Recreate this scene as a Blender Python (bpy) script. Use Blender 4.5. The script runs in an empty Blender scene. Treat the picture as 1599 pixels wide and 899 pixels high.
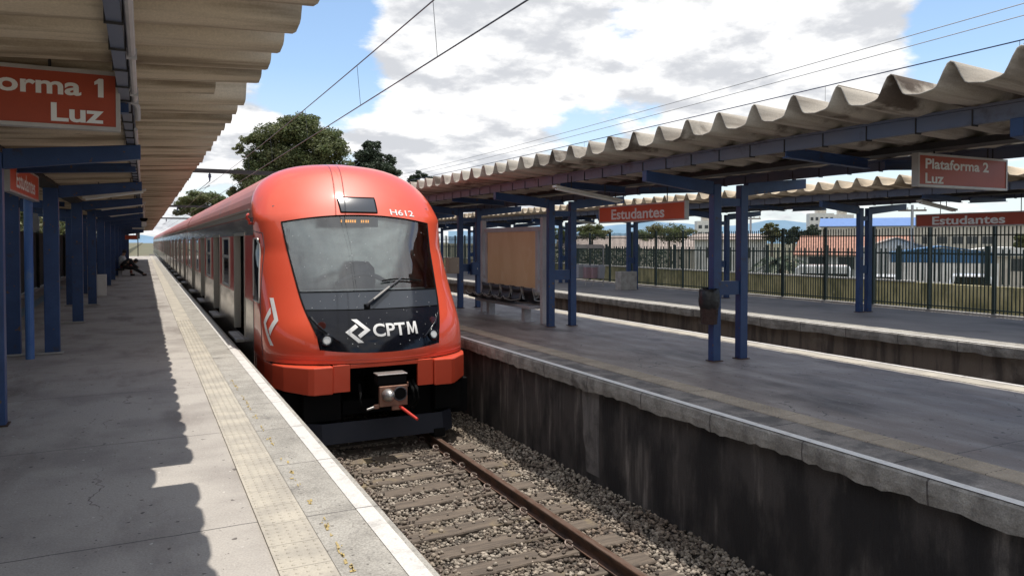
import bpy, bmesh, math, random
import numpy as np
from mathutils import Vector, Matrix
R = math.radians
random.seed(7); rng = np.random.default_rng(11)
S = bpy.context.scene
C = S.collection

# ------------------------------------------------------------------ camera
EYE = 1.55
cam = bpy.data.cameras.new('camera'); cam_o = bpy.data.objects.new('camera', cam); C.objects.link(cam_o)
YAW, PITCH = R(26.4409), R(1.2)
cam_o.location = (0, 0, EYE); cam_o.rotation_euler = (R(90) - PITCH, 0, -YAW)
cam.sensor_width = 36; cam.lens = 36 * 1155 / 1599; cam.shift_y = -0.02958
cam.clip_start = 0.05; cam.clip_end = 6000
S.camera = cam_o

# ------------------------------------------------------------------ sun, sky, exposure
SUN = Vector((0.41, 0.20, 2.72)).normalized()
sl = bpy.data.lights.new('sun', 'SUN'); sl.energy = 2.8; sl.angle = R(0.53); sl.color = (1.0, 0.95, 0.87)
so = bpy.data.objects.new('sun', sl); C.objects.link(so); so.rotation_euler = SUN.to_track_quat('Z', 'Y').to_euler()
so.location = (20, 10, 60)
S.view_settings.view_transform = 'Standard'; S.view_settings.look = 'None'
S.view_settings.gamma = 1; S.view_settings.use_curve_mapping = False
S.view_settings.exposure = 0.80
S.cycles.max_bounces = 8; S.cycles.diffuse_bounces = 5; S.cycles.transparent_max_bounces = 12

_fw = Vector((math.sin(YAW) * math.cos(PITCH), math.cos(YAW) * math.cos(PITCH), -math.sin(PITCH)))
_rt = Vector((math.cos(YAW), -math.sin(YAW), 0)); _up = _rt.cross(_fw)
def pt(u, v, D):
    """a place seen in the photograph, D metres away along the view direction"""
    d = _fw + _rt * ((u - 799.5) / 1155) - _up * ((v - 449.5 + 47.306) / 1155)
    return d * D + Vector((0, 0, EYE))

W = bpy.data.worlds.new('World'); S.world = W; W.use_nodes = True
def build_sky():
    nt = W.node_tree; N = nt.nodes; L = nt.links; N.clear()
    out = N.new('ShaderNodeOutputWorld'); bg = N.new('ShaderNodeBackground'); bg.inputs[1].default_value = 0.11
    sky = N.new('ShaderNodeTexSky'); sky.sky_type = 'NISHITA'; sky.sun_disc = False
    sky.sun_elevation = math.asin(SUN.z); sky.sun_rotation = math.atan2(SUN.x, SUN.y)
    sky.altitude = 700; sky.air_density = 1.0; sky.dust_density = 1.2; sky.ozone_density = 1.2
    tc = N.new('ShaderNodeTexCoord')
    def math_(op, a, b=None, clamp=False):
        n = N.new('ShaderNodeMath'); n.operation = op; n.use_clamp = clamp
        for i, x in enumerate((a, b)):
            if x is None: continue
            if isinstance(x, (int, float)): n.inputs[i].default_value = x
            else: L.new(x, n.inputs[i])
        return n.outputs[0]
    nor = N.new('ShaderNodeVectorMath'); nor.operation = 'NORMALIZE'; L.new(tc.outputs['Generated'], nor.inputs[0])
    sep = N.new('ShaderNodeSeparateXYZ'); L.new(nor.outputs[0], sep.inputs[0])
    zc = math_('MAXIMUM', sep.outputs[2], 0.0)
    den = math_('ADD', zc, 0.22)
    def plane(off):
        cmb = N.new('ShaderNodeCombineXYZ')
        L.new(math_('DIVIDE', sep.outputs[0], den), cmb.inputs[0]); L.new(math_('DIVIDE', sep.outputs[1], den), cmb.inputs[1])
        cmb.inputs[2].default_value = off
        return cmb.outputs[0]
    def noise(vec, scale, detail, rough):
        n = N.new('ShaderNodeTexNoise'); n.inputs['Scale'].default_value = scale; n.inputs['Detail'].default_value = detail
        n.inputs['Roughness'].default_value = rough; L.new(vec, n.inputs['Vector']); return n.outputs[0]
    p0 = plane(3.7)
    n1 = math_('ADD', math_('MULTIPLY', noise(p0, 1.6, 6, 0.5), 0.48), math_('MULTIPLY', noise(plane(5.2), 4.2, 15, 0.64), 0.52))
    # cloud banks of this sky: (direction, cos of reach, weight)
    bias = None
    banks = [((0, 0), 0.3, 0.14), ((700, 60), 0.975, 0.16), ((820, 190), 0.985, 0.14), ((640, 150), 0.988, 0.12), ((1000, 30), 0.985, 0.14), ((1180, 70), 0.985, 0.15), ((1330, 30), 0.985, 0.12),
             ((820, 90), 0.995, 0.05), ((900, 60), 0.9992, -0.05), ((760, 250), 0.9990, -0.06), ((1060, 190), 0.994, 0.16), ((620, 60), 0.997, 0.06), ((1250, 140), 0.994, 0.10), ((1420, 110), 0.996, 0.10), ((400, 190), 0.99, 0.08), ((700, 300), 0.995, 0.10), ((300, 260), 0.985, 0.10),
             ((490, 70), 0.991, -0.22), ((900, 255), 0.9965, -0.16), ((1010, 150), 0.998, -0.14), ((930, 190), 0.9988, -0.12), ((540, 40), 0.998, -0.05), ((1560, 40), 0.993, -0.13), ((1400, 40), 0.997, 0.04), ((560, 210), 0.998, -0.08), ((1560, 60), 0.990, -0.22), ((1000, 210), 0.9985, -0.06),
             ((1220, 160), 0.9988, -0.06), ((850, 150), 0.9985, -0.06), ((1130, 130), 0.998, -0.10), ((600, 40), 0.9985, -0.05)]
    for (u, v), c, w in banks:
        d = (pt(u, v, 10) - Vector((0, 0, EYE))).normalized() if c > .9 else Vector((-.2, -.5, .84)).normalized()   # widest: unseen cloud overhead and behind, added to brighten the skylight
        dp = N.new('ShaderNodeVectorMath'); dp.operation = 'DOT_PRODUCT'; L.new(nor.outputs[0], dp.inputs[0]); dp.inputs[1].default_value = d
        mr = N.new('ShaderNodeMapRange'); mr.interpolation_type = 'SMOOTHSTEP'; L.new(dp.outputs['Value'], mr.inputs['Value'])
        mr.inputs['From Min'].default_value = c; mr.inputs['From Max'].default_value = 1 - (1 - c) * 0.1
        mr.inputs['To Min'].default_value = 0; mr.inputs['To Max'].default_value = w
        bias = mr.outputs['Result'] if bias is None else math_('ADD', bias, mr.outputs['Result'])
    dens = math_('ADD', n1, bias)
    mr = N.new('ShaderNodeMapRange'); mr.interpolation_type = 'SMOOTHSTEP'; L.new(dens, mr.inputs['Value'])
    mr.inputs['From Min'].default_value = 0.50; mr.inputs['From Max'].default_value = 0.625
    # lit from above: compare the cloud with itself a little nearer the zenith
    def shifted(k):
        cmb = N.new('ShaderNodeCombineXYZ'); dn = math_('ADD', zc, 0.22 + k)
        L.new(math_('DIVIDE', sep.outputs[0], dn), cmb.inputs[0]); L.new(math_('DIVIDE', sep.outputs[1], dn), cmb.inputs[1]); cmb.inputs[2].default_value = 5.2; return cmb.outputs[0]
    relief = math_('SUBTRACT', noise(shifted(0.022), 4.2, 9, 0.58), noise(plane(5.2), 4.2, 9, 0.58))
    heart = math_('ADD', math_('MULTIPLY', n1, 1.1), math_('MULTIPLY', noise(plane(9.1), 2.8, 8, 0.6), 0.5))
    thick = N.new('ShaderNodeMapRange'); thick.interpolation_type = 'SMOOTHSTEP'; L.new(math_('ADD', heart, math_('MULTIPLY', relief, 1.9)), thick.inputs['Value'])
    thick.inputs['From Min'].default_value = 0.66; thick.inputs['From Max'].default_value = 1.06
    cm = N.new('ShaderNodeMix'); cm.data_type = 'RGBA'; L.new(thick.outputs['Result'], cm.inputs['Factor'])
    cm.inputs['A'].default_value = (5.9, 5.9, 5.9, 1); cm.inputs['B'].default_value = (3.6, 3.7, 3.92, 1)
    tint = N.new('ShaderNodeMix'); tint.data_type = 'RGBA'; tint.blend_type = 'MULTIPLY'; tint.inputs['Factor'].default_value = 1
    L.new(sky.outputs[0], tint.inputs['A']); tint.inputs['B'].default_value = (1.0, 1.02, 1.0, 1)
    hz = N.new('ShaderNodeMapRange'); L.new(sep.outputs[2], hz.inputs['Value'])
    hz.inputs['From Min'].default_value = 0.0; hz.inputs['From Max'].default_value = 0.22; hz.inputs['To Min'].default_value = 0.7; hz.inputs['To Max'].default_value = 0.0
    pale = N.new('ShaderNodeMix'); pale.data_type = 'RGBA'; L.new(hz.outputs['Result'], pale.inputs['Factor'])
    L.new(tint.outputs['Result'], pale.inputs['A']); pale.inputs['B'].default_value = (4.3, 4.7, 5.2, 1)
    mx = N.new('ShaderNodeMix'); mx.data_type = 'RGBA'; L.new(mr.outputs['Result'], mx.inputs['Factor'])
    L.new(pale.outputs['Result'], mx.inputs['A']); L.new(cm.outputs['Result'], mx.inputs['B'])
    L.new(mx.outputs['Result'], bg.inputs[0]); L.new(bg.outputs[0], out.inputs[0])
build_sky()

# ------------------------------------------------------------------ materials
def srgb(r, g, b):
    f = lambda c: ((c / 255 + 0.055) / 1.055) ** 2.4 if c > 10 else c / 3294.6
    return (f(r), f(g), f(b), 1)
def mat(name, base, rough=0.6, metal=0.0, c2=None, scale=4.0, stretch=(1, 1, 1), lo=0.35, hi=0.65, detail=6, bump=0.0, bscale=None,
        c3=None, s3=1.0, lo3=0.5, hi3=0.7, stretch3=(1, 1, 1), island=0.0, coat=0.0, rvar=0.0, joints=None, grain=0.0, trans=0.0, spec=0.5, spots=None, cracks=None):
    """procedural surface: base colour, a second colour through noise, stains c3, per-piece variation, joints, bump"""
    m = bpy.data.materials.new(name); m.use_nodes = True; nt = m.node_tree; N = nt.nodes; L = nt.links
    b = N['Principled BSDF']; b.inputs['Roughness'].default_value = rough; b.inputs['Metallic'].default_value = metal
    b.inputs['Specular IOR Level'].default_value = spec
    if coat: b.inputs['Coat Weight'].default_value = coat; b.inputs['Coat Roughness'].default_value = 0.06
    geo = N.new('ShaderNodeNewGeometry')
    def noise(scale, st, det=6, rough_=0.6):
        mp = N.new('ShaderNodeMapping'); mp.inputs['Scale'].default_value = st; L.new(geo.outputs['Position'], mp.inputs['Vector'])
        n = N.new('ShaderNodeTexNoise'); n.inputs['Scale'].default_value = scale; n.inputs['Detail'].default_value = det
        n.inputs['Roughness'].default_value = rough_; L.new(mp.outputs[0], n.inputs['Vector']); return n.outputs[0]
    def ramp(val, lo, hi):
        r = N.new('ShaderNodeMapRange'); r.interpolation_type = 'SMOOTHSTEP'; L.new(val, r.inputs['Value'])
        r.inputs['From Min'].default_value = lo; r.inputs['From Max'].default_value = hi; return r.outputs['Result']
    def mix(fac, a, bb, mode='MIX'):
        x = N.new('ShaderNodeMix'); x.data_type = 'RGBA'; x.blend_type = mode
        if isinstance(fac, float): x.inputs['Factor'].default_value = fac
        else: L.new(fac, x.inputs['Factor'])
        for k, c in (('A', a), ('B', bb)):
            if isinstance(c, tuple): x.inputs[k].default_value = c
            else: L.new(c, x.inputs[k])
        return x.outputs['Result']
    base = tuple(base) if len(base) == 4 else (*base, 1)
    col = base
    if c2: col = mix(ramp(noise(scale, stretch, detail), lo, hi), col, (*c2[:3], 1))
    if c3: col = mix(ramp(noise(s3, stretch3, 8), lo3, hi3), col, (*c3[:3], 1))
    if grain:
        g = N.new('ShaderNodeMapRange'); L.new(noise(90, (1, 1, 1), 3), g.inputs['Value'])
        g.inputs['From Min'].default_value = 0.3; g.inputs['From Max'].default_value = 0.7; g.inputs['To Min'].default_value = 1 - grain; g.inputs['To Max'].default_value = 1 + grain
        cc = N.new('ShaderNodeCombineXYZ')
        for i in range(3): L.new(g.outputs['Result'], cc.inputs[i])
        col = mix(1.0, col, cc.outputs[0], 'MULTIPLY')
    if island:
        g = N.new('ShaderNodeMapRange'); L.new(geo.outputs['Random Per Island'], g.inputs['Value'])
        g.inputs['To Min'].default_value = 1 - island; g.inputs['To Max'].default_value = 1 + island
        cc = N.new('ShaderNodeCombineXYZ')
        for i in range(3): L.new(g.outputs['Result'], cc.inputs[i])
        col = mix(1.0, col, cc.outputs[0], 'MULTIPLY')
    if spots:
        for sc_, lo_, cl_ in spots: col = mix(ramp(noise(sc_, (1, 1, 1), 2, .4), lo_, lo_ + .025), col, (*cl_, 1))
    if cracks:
        sc_, wd_, cl_ = cracks
        ds = N.new('ShaderNodeTexNoise'); ds.inputs['Scale'].default_value = 2.2; ds.inputs['Detail'].default_value = 6; L.new(geo.outputs['Position'], ds.inputs['Vector'])
        va = N.new('ShaderNodeVectorMath'); va.operation = 'MULTIPLY_ADD'; L.new(ds.outputs[1], va.inputs[0]); va.inputs[1].default_value = (.7, .7, .7); L.new(geo.outputs['Position'], va.inputs[2])
        vo = N.new('ShaderNodeTexVoronoi'); vo.feature = 'DISTANCE_TO_EDGE'; vo.inputs['Scale'].default_value = sc_; L.new(va.outputs[0], vo.inputs['Vector'])
        lt = N.new('ShaderNodeMath'); lt.operation = 'LESS_THAN'; L.new(vo.outputs['Distance'], lt.inputs[0]); lt.inputs[1].default_value = wd_
        br = N.new('ShaderNodeMath'); br.operation = 'MULTIPLY'; L.new(lt.outputs[0], br.inputs[0]); L.new(ramp(noise(1.3, (1, 1, 1), 4), .45, .6), br.inputs[1])
        col = mix(br.outputs[0], col, (*cl_, 1))
    if joints:
        sep = N.new('ShaderNodeSeparateXYZ'); L.new(geo.outputs['Position'], sep.inputs[0])
        for axis, pitch, w, dark in joints:
            wob = N.new('ShaderNodeMath'); wob.operation = 'MULTIPLY_ADD'; L.new(noise(1.5, (1, 1, 1), 4), wob.inputs[0]); wob.inputs[1].default_value = 0.06; L.new(sep.outputs[axis], wob.inputs[2])
            md = N.new('ShaderNodeMath'); md.operation = 'FLOORED_MODULO'; L.new(wob.outputs[0], md.inputs[0]); md.inputs[1].default_value = pitch
            lt = N.new('ShaderNodeMath'); lt.operation = 'LESS_THAN'; L.new(md.outputs[0], lt.inputs[0]); lt.inputs[1].default_value = w
            col = mix(lt.outputs[0], col, (*dark, 1))
    if isinstance(col, tuple): b.inputs['Base Color'].default_value = col
    else: L.new(col, b.inputs['Base Color'])
    if rvar:
        g = N.new('ShaderNodeMapRange'); L.new(noise(3.1, stretch, 6), g.inputs['Value']); g.inputs['From Min'].default_value = 0.3; g.inputs['From Max'].default_value = 0.7
        g.inputs['To Min'].default_value = max(0.02, rough - rvar); g.inputs['To Max'].default_value = rough + rvar; L.new(g.outputs['Result'], b.inputs['Roughness'])
    if bump:
        bn = N.new('ShaderNodeBump'); bn.inputs['Strength'].default_value = min(1, bump); bn.inputs['Distance'].default_value = 0.02
        L.new(noise(bscale or scale * 4, stretch, 8), bn.inputs['Height']); L.new(bn.outputs[0], b.inputs['Normal'])
    if trans:
        tr = N.new('ShaderNodeBsdfTranslucent'); ms = N.new('ShaderNodeMixShader'); ms.inputs[0].default_value = trans
        if isinstance(col, tuple): tr.inputs[0].default_value = col
        else: L.new(col, tr.inputs[0])
        L.new(b.outputs[0], ms.inputs[1]); L.new(tr.outputs[0], ms.inputs[2]); L.new(ms.outputs[0], N['Material Output'].inputs[0])
    return m
def glass(name, tint, refl=0.06, rough=0.02):
    m = bpy.data.materials.new(name); m.use_nodes = True; nt = m.node_tree; N = nt.nodes; L = nt.links; N.remove(N['Principled BSDF'])
    t = N.new('ShaderNodeBsdfTransparent'); t.inputs[0].default_value = (*tint, 1)
    g = N.new('ShaderNodeBsdfGlossy'); g.inputs['Roughness'].default_value = rough
    f = N.new('ShaderNodeFresnel'); f.inputs[0].default_value = 1.52
    a = N.new('ShaderNodeMath'); a.operation = 'ADD'; a.use_clamp = True; L.new(f.outputs[0], a.inputs[0]); a.inputs[1].default_value = refl
    ms = N.new('ShaderNodeMixShader'); L.new(a.outputs[0], ms.inputs[0]); L.new(t.outputs[0], ms.inputs[1]); L.new(g.outputs[0], ms.inputs[2])
    L.new(ms.outputs[0], N['Material Output'].inputs[0]); return m
def glow(name, col, s):
    m = bpy.data.materials.new(name); m.use_nodes = True; b = m.node_tree.nodes['Principled BSDF']
    b.inputs['Base Color'].default_value = (*col, 1); b.inputs['Emission Color'].default_value = (*col, 1); b.inputs['Emission Strength'].default_value = s; return m

M = {}
M['conc'] = mat('platform_concrete', (.39, .36, .325), .85, c2=(.275, .25, .228), scale=1.1, lo=.4, hi=.7, bump=.25, bscale=30, c3=(.19, .165, .148), s3=.8, lo3=.50, hi3=.72, stretch3=(1.6, .5, 1), grain=.16,
                spots=((16, .715, (.12, .105, .095)), (27, .72, (.10, .09, .085)), (31, .725, (.55, .52, .48))), cracks=(.36, .0016, (.17, .15, .135)), joints=[(1, 2.15, .010, (.10, .095, .09))])
M['paver'] = mat('edge_paving', (.36, .34, .305), .9, c2=(.25, .235, .21), scale=2.4, lo=.35, hi=.7, bump=.5, bscale=26, c3=(.16, .15, .14), s3=3.0, lo3=.58, hi3=.75, grain=.3, spots=((18, .71, (.15, .135, .12)), (29, .715, (.1, .09, .08))), cracks=(.6, .0022, (.16, .145, .13)), joints=[(1, 1.06, .010, (.10, .09, .085))])
M['floor2'] = mat('dark_platform_floor', (.265, .222, .202), .55, c2=(.38, .33, .30), scale=1.5, stretch=(1.5, .45, 1), lo=.42, hi=.7, bump=.22, bscale=9, c3=(.12, .10, .093), s3=1.1, lo3=.48, hi3=.72, stretch3=(1.3, .6, 1), grain=.14, rvar=.14,
                  spots=((11, .71, (.09, .08, .072)), (19, .715, (.06, .052, .048)), (22, .725, (.42, .38, .34))), cracks=(.4, .0022, (.09, .078, .07)), joints=[(1, 3.4, .008, (.06, .055, .055))])
M['paver2'] = mat('rough_edge_paving', (.30, .27, .245), .85, c2=(.15, .138, .13), scale=3.2, lo=.4, hi=.62, bump=.7, bscale=14, c3=(.44, .41, .38), s3=2.2, lo3=.6, hi3=.75, grain=.25, joints=[(1, 1.15, .012, (.06, .055, .05))])
M['nosing'] = mat('edge_nosing', (.33, .31, .28), .9, c2=(.20, .185, .165), scale=5, bump=.8, bscale=22, c3=(.12, .11, .10), s3=2.3, lo3=.55, hi3=.7, grain=.25, joints=[(1, 1.04, .014, (.09, .08, .075))])
M['tact'] = mat('tactile_tile', (.45, .41, .34), .8, c2=(.34, .31, .265), scale=3, bump=.1, grain=.1, joints=[(1, .30, .006, (.2, .18, .15))])
M['white_line'] = mat('white_edge_paint', (.56, .54, .51), .7, c2=(.38, .36, .335), scale=7, lo=.48, hi=.75, grain=.15, c3=(.3, .28, .26), s3=14, lo3=.62, hi3=.75, joints=[(1, 1.06, .012, (.15, .14, .13))])
M['yellow'] = mat('worn_yellow_paint', (.45, .33, .11), .8, c2=(.33, .26, .14), scale=20)
M['bluepaint'] = mat('light_blue_floor_paint', (.16, .27, .36), .7, c2=(.22, .24, .25), scale=5, lo=.45, hi=.7)
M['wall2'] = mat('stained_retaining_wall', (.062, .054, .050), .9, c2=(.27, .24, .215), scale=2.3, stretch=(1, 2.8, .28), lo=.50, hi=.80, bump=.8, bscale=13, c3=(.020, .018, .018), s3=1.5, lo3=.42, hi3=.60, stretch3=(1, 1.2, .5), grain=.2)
M['wall3'] = mat('brown_stained_wall', (.17, .135, .105), .9, c2=(.075, .06, .05), scale=2.2, stretch=(1, 2.6, .3), lo=.42, hi=.66, bump=.3, bscale=10, c3=(.26, .22, .18), s3=1.0, lo3=.6, hi3=.75, grain=.15)
M['patch'] = mat('repair_render', (.19, .175, .165), .9, c2=(.10, .093, .09), scale=3, stretch=(1, 2.4, .4), bump=.4, c3=(.07, .065, .06), s3=2.5, lo3=.52, hi3=.7, grain=.2)
M['bed'] = mat('track_bed_fines', (.11, .095, .08), .95, c2=(.05, .043, .038), scale=6, bump=1, bscale=40, grain=.4)
M['stone'] = mat('ballast_stone', (.30, .26, .215), .9, c2=(.18, .145, .11), scale=1.3, lo=.4, hi=.7, island=.5, grain=.2, c3=(.17, .13, .10), s3=.9, lo3=.52, hi3=.66, stretch3=(1.5, .5, 1))
M['stone_rusty'] = mat('oily_ballast_stone', (.13, .10, .078), .85, c2=(.07, .055, .046), scale=3, island=.5, grain=.2)
M['sleeper'] = mat('weathered_sleeper', (.155, .122, .095), .85, c2=(.08, .064, .052), scale=5, stretch=(.6, 5, 1), lo=.35, hi=.7, bump=.6, bscale=24, c3=(.21, .165, .10), s3=2.5, lo3=.55, hi3=.7)
M['rail'] = mat('rusty_rail', (.105, .052, .032), .75, c2=(.05, .028, .02), scale=9, stretch=(1, .6, 1), bump=.2)
M['rail_top'] = mat('worn_rail_head', (.36, .25, .20), .35, .75, c2=(.24, .13, .09), scale=8, stretch=(3, .6, 1), lo=.4, hi=.7)
M['clip'] = mat('rusty_clip', (.17, .13, .11), .55, .4)
M['blue'] = mat('dark_blue_paint', (.014, .042, .128), .45, c2=(.021, .056, .16), scale=3, bump=.08, bscale=14, c3=(.035, .030, .045), s3=5.5, lo3=.60, hi3=.72, grain=.12, spots=((16, .70, (.10, .06, .045)),))
M['bluelite'] = mat('light_blue_paint', (.05, .13, .36), .5, c2=(.07, .16, .38), scale=4, c3=(.12, .19, .33), s3=5, lo3=.6, hi3=.75)
M['purlin'] = mat('greyed_blue_paint', (.10, .125, .20), .5, c2=(.14, .145, .19), scale=2, stretch=(1, .4, 1), c3=(.05, .045, .06), s3=4, lo3=.55, hi3=.75)
M['dark'] = mat('dark_steel', (.022, .021, .024), .7, c2=(.034, .03, .03), scale=4)
M['asb'] = mat('fibre_cement_sheet', (.62, .52, .395), .9, c2=(.26, .20, .135), scale=2.2, stretch=(.22, 3.2, 1), lo=.42, hi=.64, bump=.15, bscale=30, c3=(.16, .11, .075), s3=1.15, lo3=.60, hi3=.70, stretch3=(.9, 1.2, 1), grain=.1)  # streaks along the waves put ripple shade, besides dirt, into the colour
M['asb_old'] = mat('mouldy_fibre_cement_sheet', (.47, .425, .365), .9, c2=(.25, .215, .18), scale=2.2, stretch=(.25, 3.0, 1), lo=.42, hi=.66, bump=.15, bscale=30, c3=(.10, .075, .058), s3=1.3, lo3=.53, hi3=.64, stretch3=(.9, 1.2, 1), grain=.12)
M['signred'] = mat('sign_orange_red', (.60, .085, .024), .42, c2=(.54, .075, .022), scale=2, grain=.04)
M['signdull'] = mat('dark_sign_red', (.40, .058, .020), .42, c2=(.35, .05, .019), scale=2, grain=.04)  # darker red than on the other signs
M['signframe'] = mat('sign_aluminium', (.48, .46, .44), .45, .35, c2=(.40, .37, .35), scale=4)
M['letter'] = mat('white_lettering', (.80, .78, .75), .6)
M['batten'] = mat('lamp_housing', (.62, .59, .53), .5, c2=(.5, .46, .4), scale=5)
M['tube'] = mat('fluorescent_tube_off', (.75, .75, .72), .3)
M['red'] = mat('train_red_paint', (.68, .084, .036), .45, coat=.7, spec=.3, c2=(.63, .076, .034), scale=.8, c3=(.50, .10, .055), s3=2.2, lo3=.60, hi3=.80, stretch3=(1.5, 1, .4))
M['redroof'] = mat('faded_red_roof', (.50, .16, .12), .5, c2=(.42, .14, .11), scale=2, stretch=(1, .3, 1), c3=(.33, .16, .14), s3=2, lo3=.55, hi3=.75)
M['redband'] = mat('train_red_band', (.52, .048, .026), .42, coat=.25, c2=(.46, .042, .025), scale=2)
M['steel'] = mat('stainless_body', (.62, .58, .54), .20, .92, c2=(.52, .48, .45), scale=3, stretch=(1, .4, 2), rvar=.06, bump=.03, bscale=6)
M['steeldull'] = mat('brushed_door_frame', (.42, .39, .35), .4, .8)
M['alu'] = mat('window_frame_alloy', (.55, .52, .48), .4, .6)
M['black'] = mat('gloss_black_panel', (.007, .008, .013), .10, spec=.35)
M['blackm'] = mat('matt_black', (.005, .005, .0055), .85, spec=.15)
M['navy'] = mat('dark_navy_plate', (.008, .011, .022), .7, c2=(.012, .014, .024), scale=4)
M['darkglass'] = mat('dark_window_glass', (.012, .014, .015), .06, spec=.7)
M['screen'] = glass('windscreen_glass', (.88, .96, .97), .15, .02)
M['screenlow'] = mat('tinted_lower_screen', (.035, .042, .055), .14, coat=.4)
M['cabwall'] = mat('cab_wall_panel', (.78, .86, .82), .6, c2=(.68, .78, .75), scale=1.5)
M['cabblue'] = mat('cab_door_blue', (.06, .16, .23), .5)
M['cabdark'] = mat('cab_dark_trim', (.05, .05, .058), .6)
M['led'] = glow('destination_leds', (.9, .35, .04), .8)
M['headlight'] = mat('headlight_lens', (.82, .82, .80), .12, coat=.5)
M['redlens'] = mat('tail_lens', (.06, .008, .006), .15, coat=.5)
M['rustplate'] = mat('coupler_face', (.30, .16, .11), .6, .3, c2=(.22, .11, .08), scale=8)
M['coupmetal'] = mat('coupler_metal', (.5, .48, .46), .35, .8)
M['redrod'] = mat('red_handle', (.55, .05, .035), .4)
M['whitedecal'] = mat('white_decal', (.74, .73, .72), .4, c2=(.66, .65, .64), scale=4)
M['step'] = mat('door_step_plate', (.50, .47, .44), .55, .4, c2=(.38, .36, .34), scale=6)
M['seat'] = mat('black_seat_plastic', (.010, .009, .009), .42)
M['seatedge'] = mat('pale_seat_edge', (.30, .285, .27), .45)  # grey rim, paler than the black seat shell
M['bench'] = mat('bench_grey_paint', (.42, .41, .42), .55, c2=(.34, .33, .34), scale=4)
M['postgrey'] = mat('lilac_grey_paint', (.50, .48, .49), .55, c2=(.42, .40, .41), scale=3)
M['board'] = mat('bare_backboard', (.80, .56, .33), .65, c2=(.74, .49, .27), scale=1.6, stretch=(1, 1.4, .5), c3=(.82, .62, .40), s3=1.2, lo3=.55, hi3=.75)
M['binmesh'] = mat('brown_bin', (.060, .035, .028), .6)
M['binbag'] = mat('black_bin_bag', (.015, .013, .013), .35, bump=.6, bscale=18)
M['boxtan'] = mat('tan_box', (.42, .33, .25), .6)
M['fence'] = mat('dark_green_fence', (.022, .040, .036), .5)
M['fenceleft'] = mat('dark_fence_sheet', (.012, .017, .016), .7, c2=(.02, .024, .02), scale=3)
M['plinth'] = mat('pale_plinth', (.42, .40, .37), .9, c2=(.3, .28, .26), scale=6)
M['moss'] = mat('mossy_wall', (.52, .45, .25), .95, c2=(.20, .185, .09), scale=1.1, stretch=(1, 1.5, .7), lo=.4, hi=.65, bump=.6, bscale=8, c3=(.62, .55, .34), s3=1.2, lo3=.55, hi3=.7)
M['wallcap'] = mat('wall_cap', (.55, .53, .50), .9, c2=(.4, .38, .36), scale=3)
M['grass'] = mat('distant_ground', (.10, .105, .055), .95, c2=(.15, .12, .08), scale=.05, c3=(.07, .09, .04), s3=.2)
M['leaf'] = mat('eucalyptus_leaves', (.108, .140, .052), .6, island=.55, c2=(.14, .15, .065), scale=.5, trans=.3)
M['leaf2'] = mat('dark_conifer_leaves', (.045, .065, .038), .7, island=.5, trans=.2)
M['leaf3'] = mat('bright_leaves', (.10, .125, .045), .6, island=.5, c2=(.13, .12, .05), scale=.7, trans=.3)
M['bark'] = mat('bark', (.17, .13, .10), .9, c2=(.10, .08, .06), scale=3)
M['tile'] = mat('terracotta_roof', (.42, .215, .15), .85, c2=(.30, .15, .11), scale=3, bump=.5, bscale=6)
M['cream'] = mat('cream_wall', (.60, .55, .47), .9, c2=(.5, .45, .39), scale=1)
M['white'] = mat('white_wall', (.74, .73, .70), .85, c2=(.64, .62, .59), scale=1.2)
M['pinkroof'] = mat('pale_brown_roof', (.42, .345, .30), .85, c2=(.34, .28, .25), scale=1.2)
M['blueroof'] = mat('blue_metal_roof', (.10, .19, .42), .5, c2=(.085, .165, .37), scale=2)
M['blueshed'] = mat('blue_shed_sheet', (.055, .15, .29), .55, c2=(.045, .125, .25), scale=3)
M['winopen'] = mat('shaded_window', (.05, .055, .06), .2)
M['carwhite'] = mat('white_car_paint', (.78, .78, .79), .25, coat=.6)
M['tyre'] = mat('tyre_rubber', (.02, .02, .02), .8)
M['wire'] = mat('wire', (.05, .05, .055), .5, .3)
M['wireblue'] = mat('blueish_wire', (.04, .05, .11), .5, .3)
M['galv'] = mat('galvanised', (.35, .35, .36), .5, .5)
M['skin'] = mat('skin', (.30, .17, .115), .55)
M['hair'] = mat('dark_hair', (.012, .009, .008), .5)
M['clothblack'] = mat('black_cloth', (.014, .014, .017), .85)
M['clothwhite'] = mat('white_cloth', (.66, .68, .70), .85)
M['clothred'] = mat('faded_red_cloth', (.36, .10, .085), .85)
M['hill'] = mat('far_hill', (.16, .25, .36), .95, c2=(.13, .22, .30), scale=.01)  # blue of the distance haze is mixed into the hill colour
M['pinkbin'] = mat('pinkish_bin', (.40, .27, .30), .55)
M['greybin'] = mat('grey_bin', (.36, .36, .39), .55)

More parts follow.
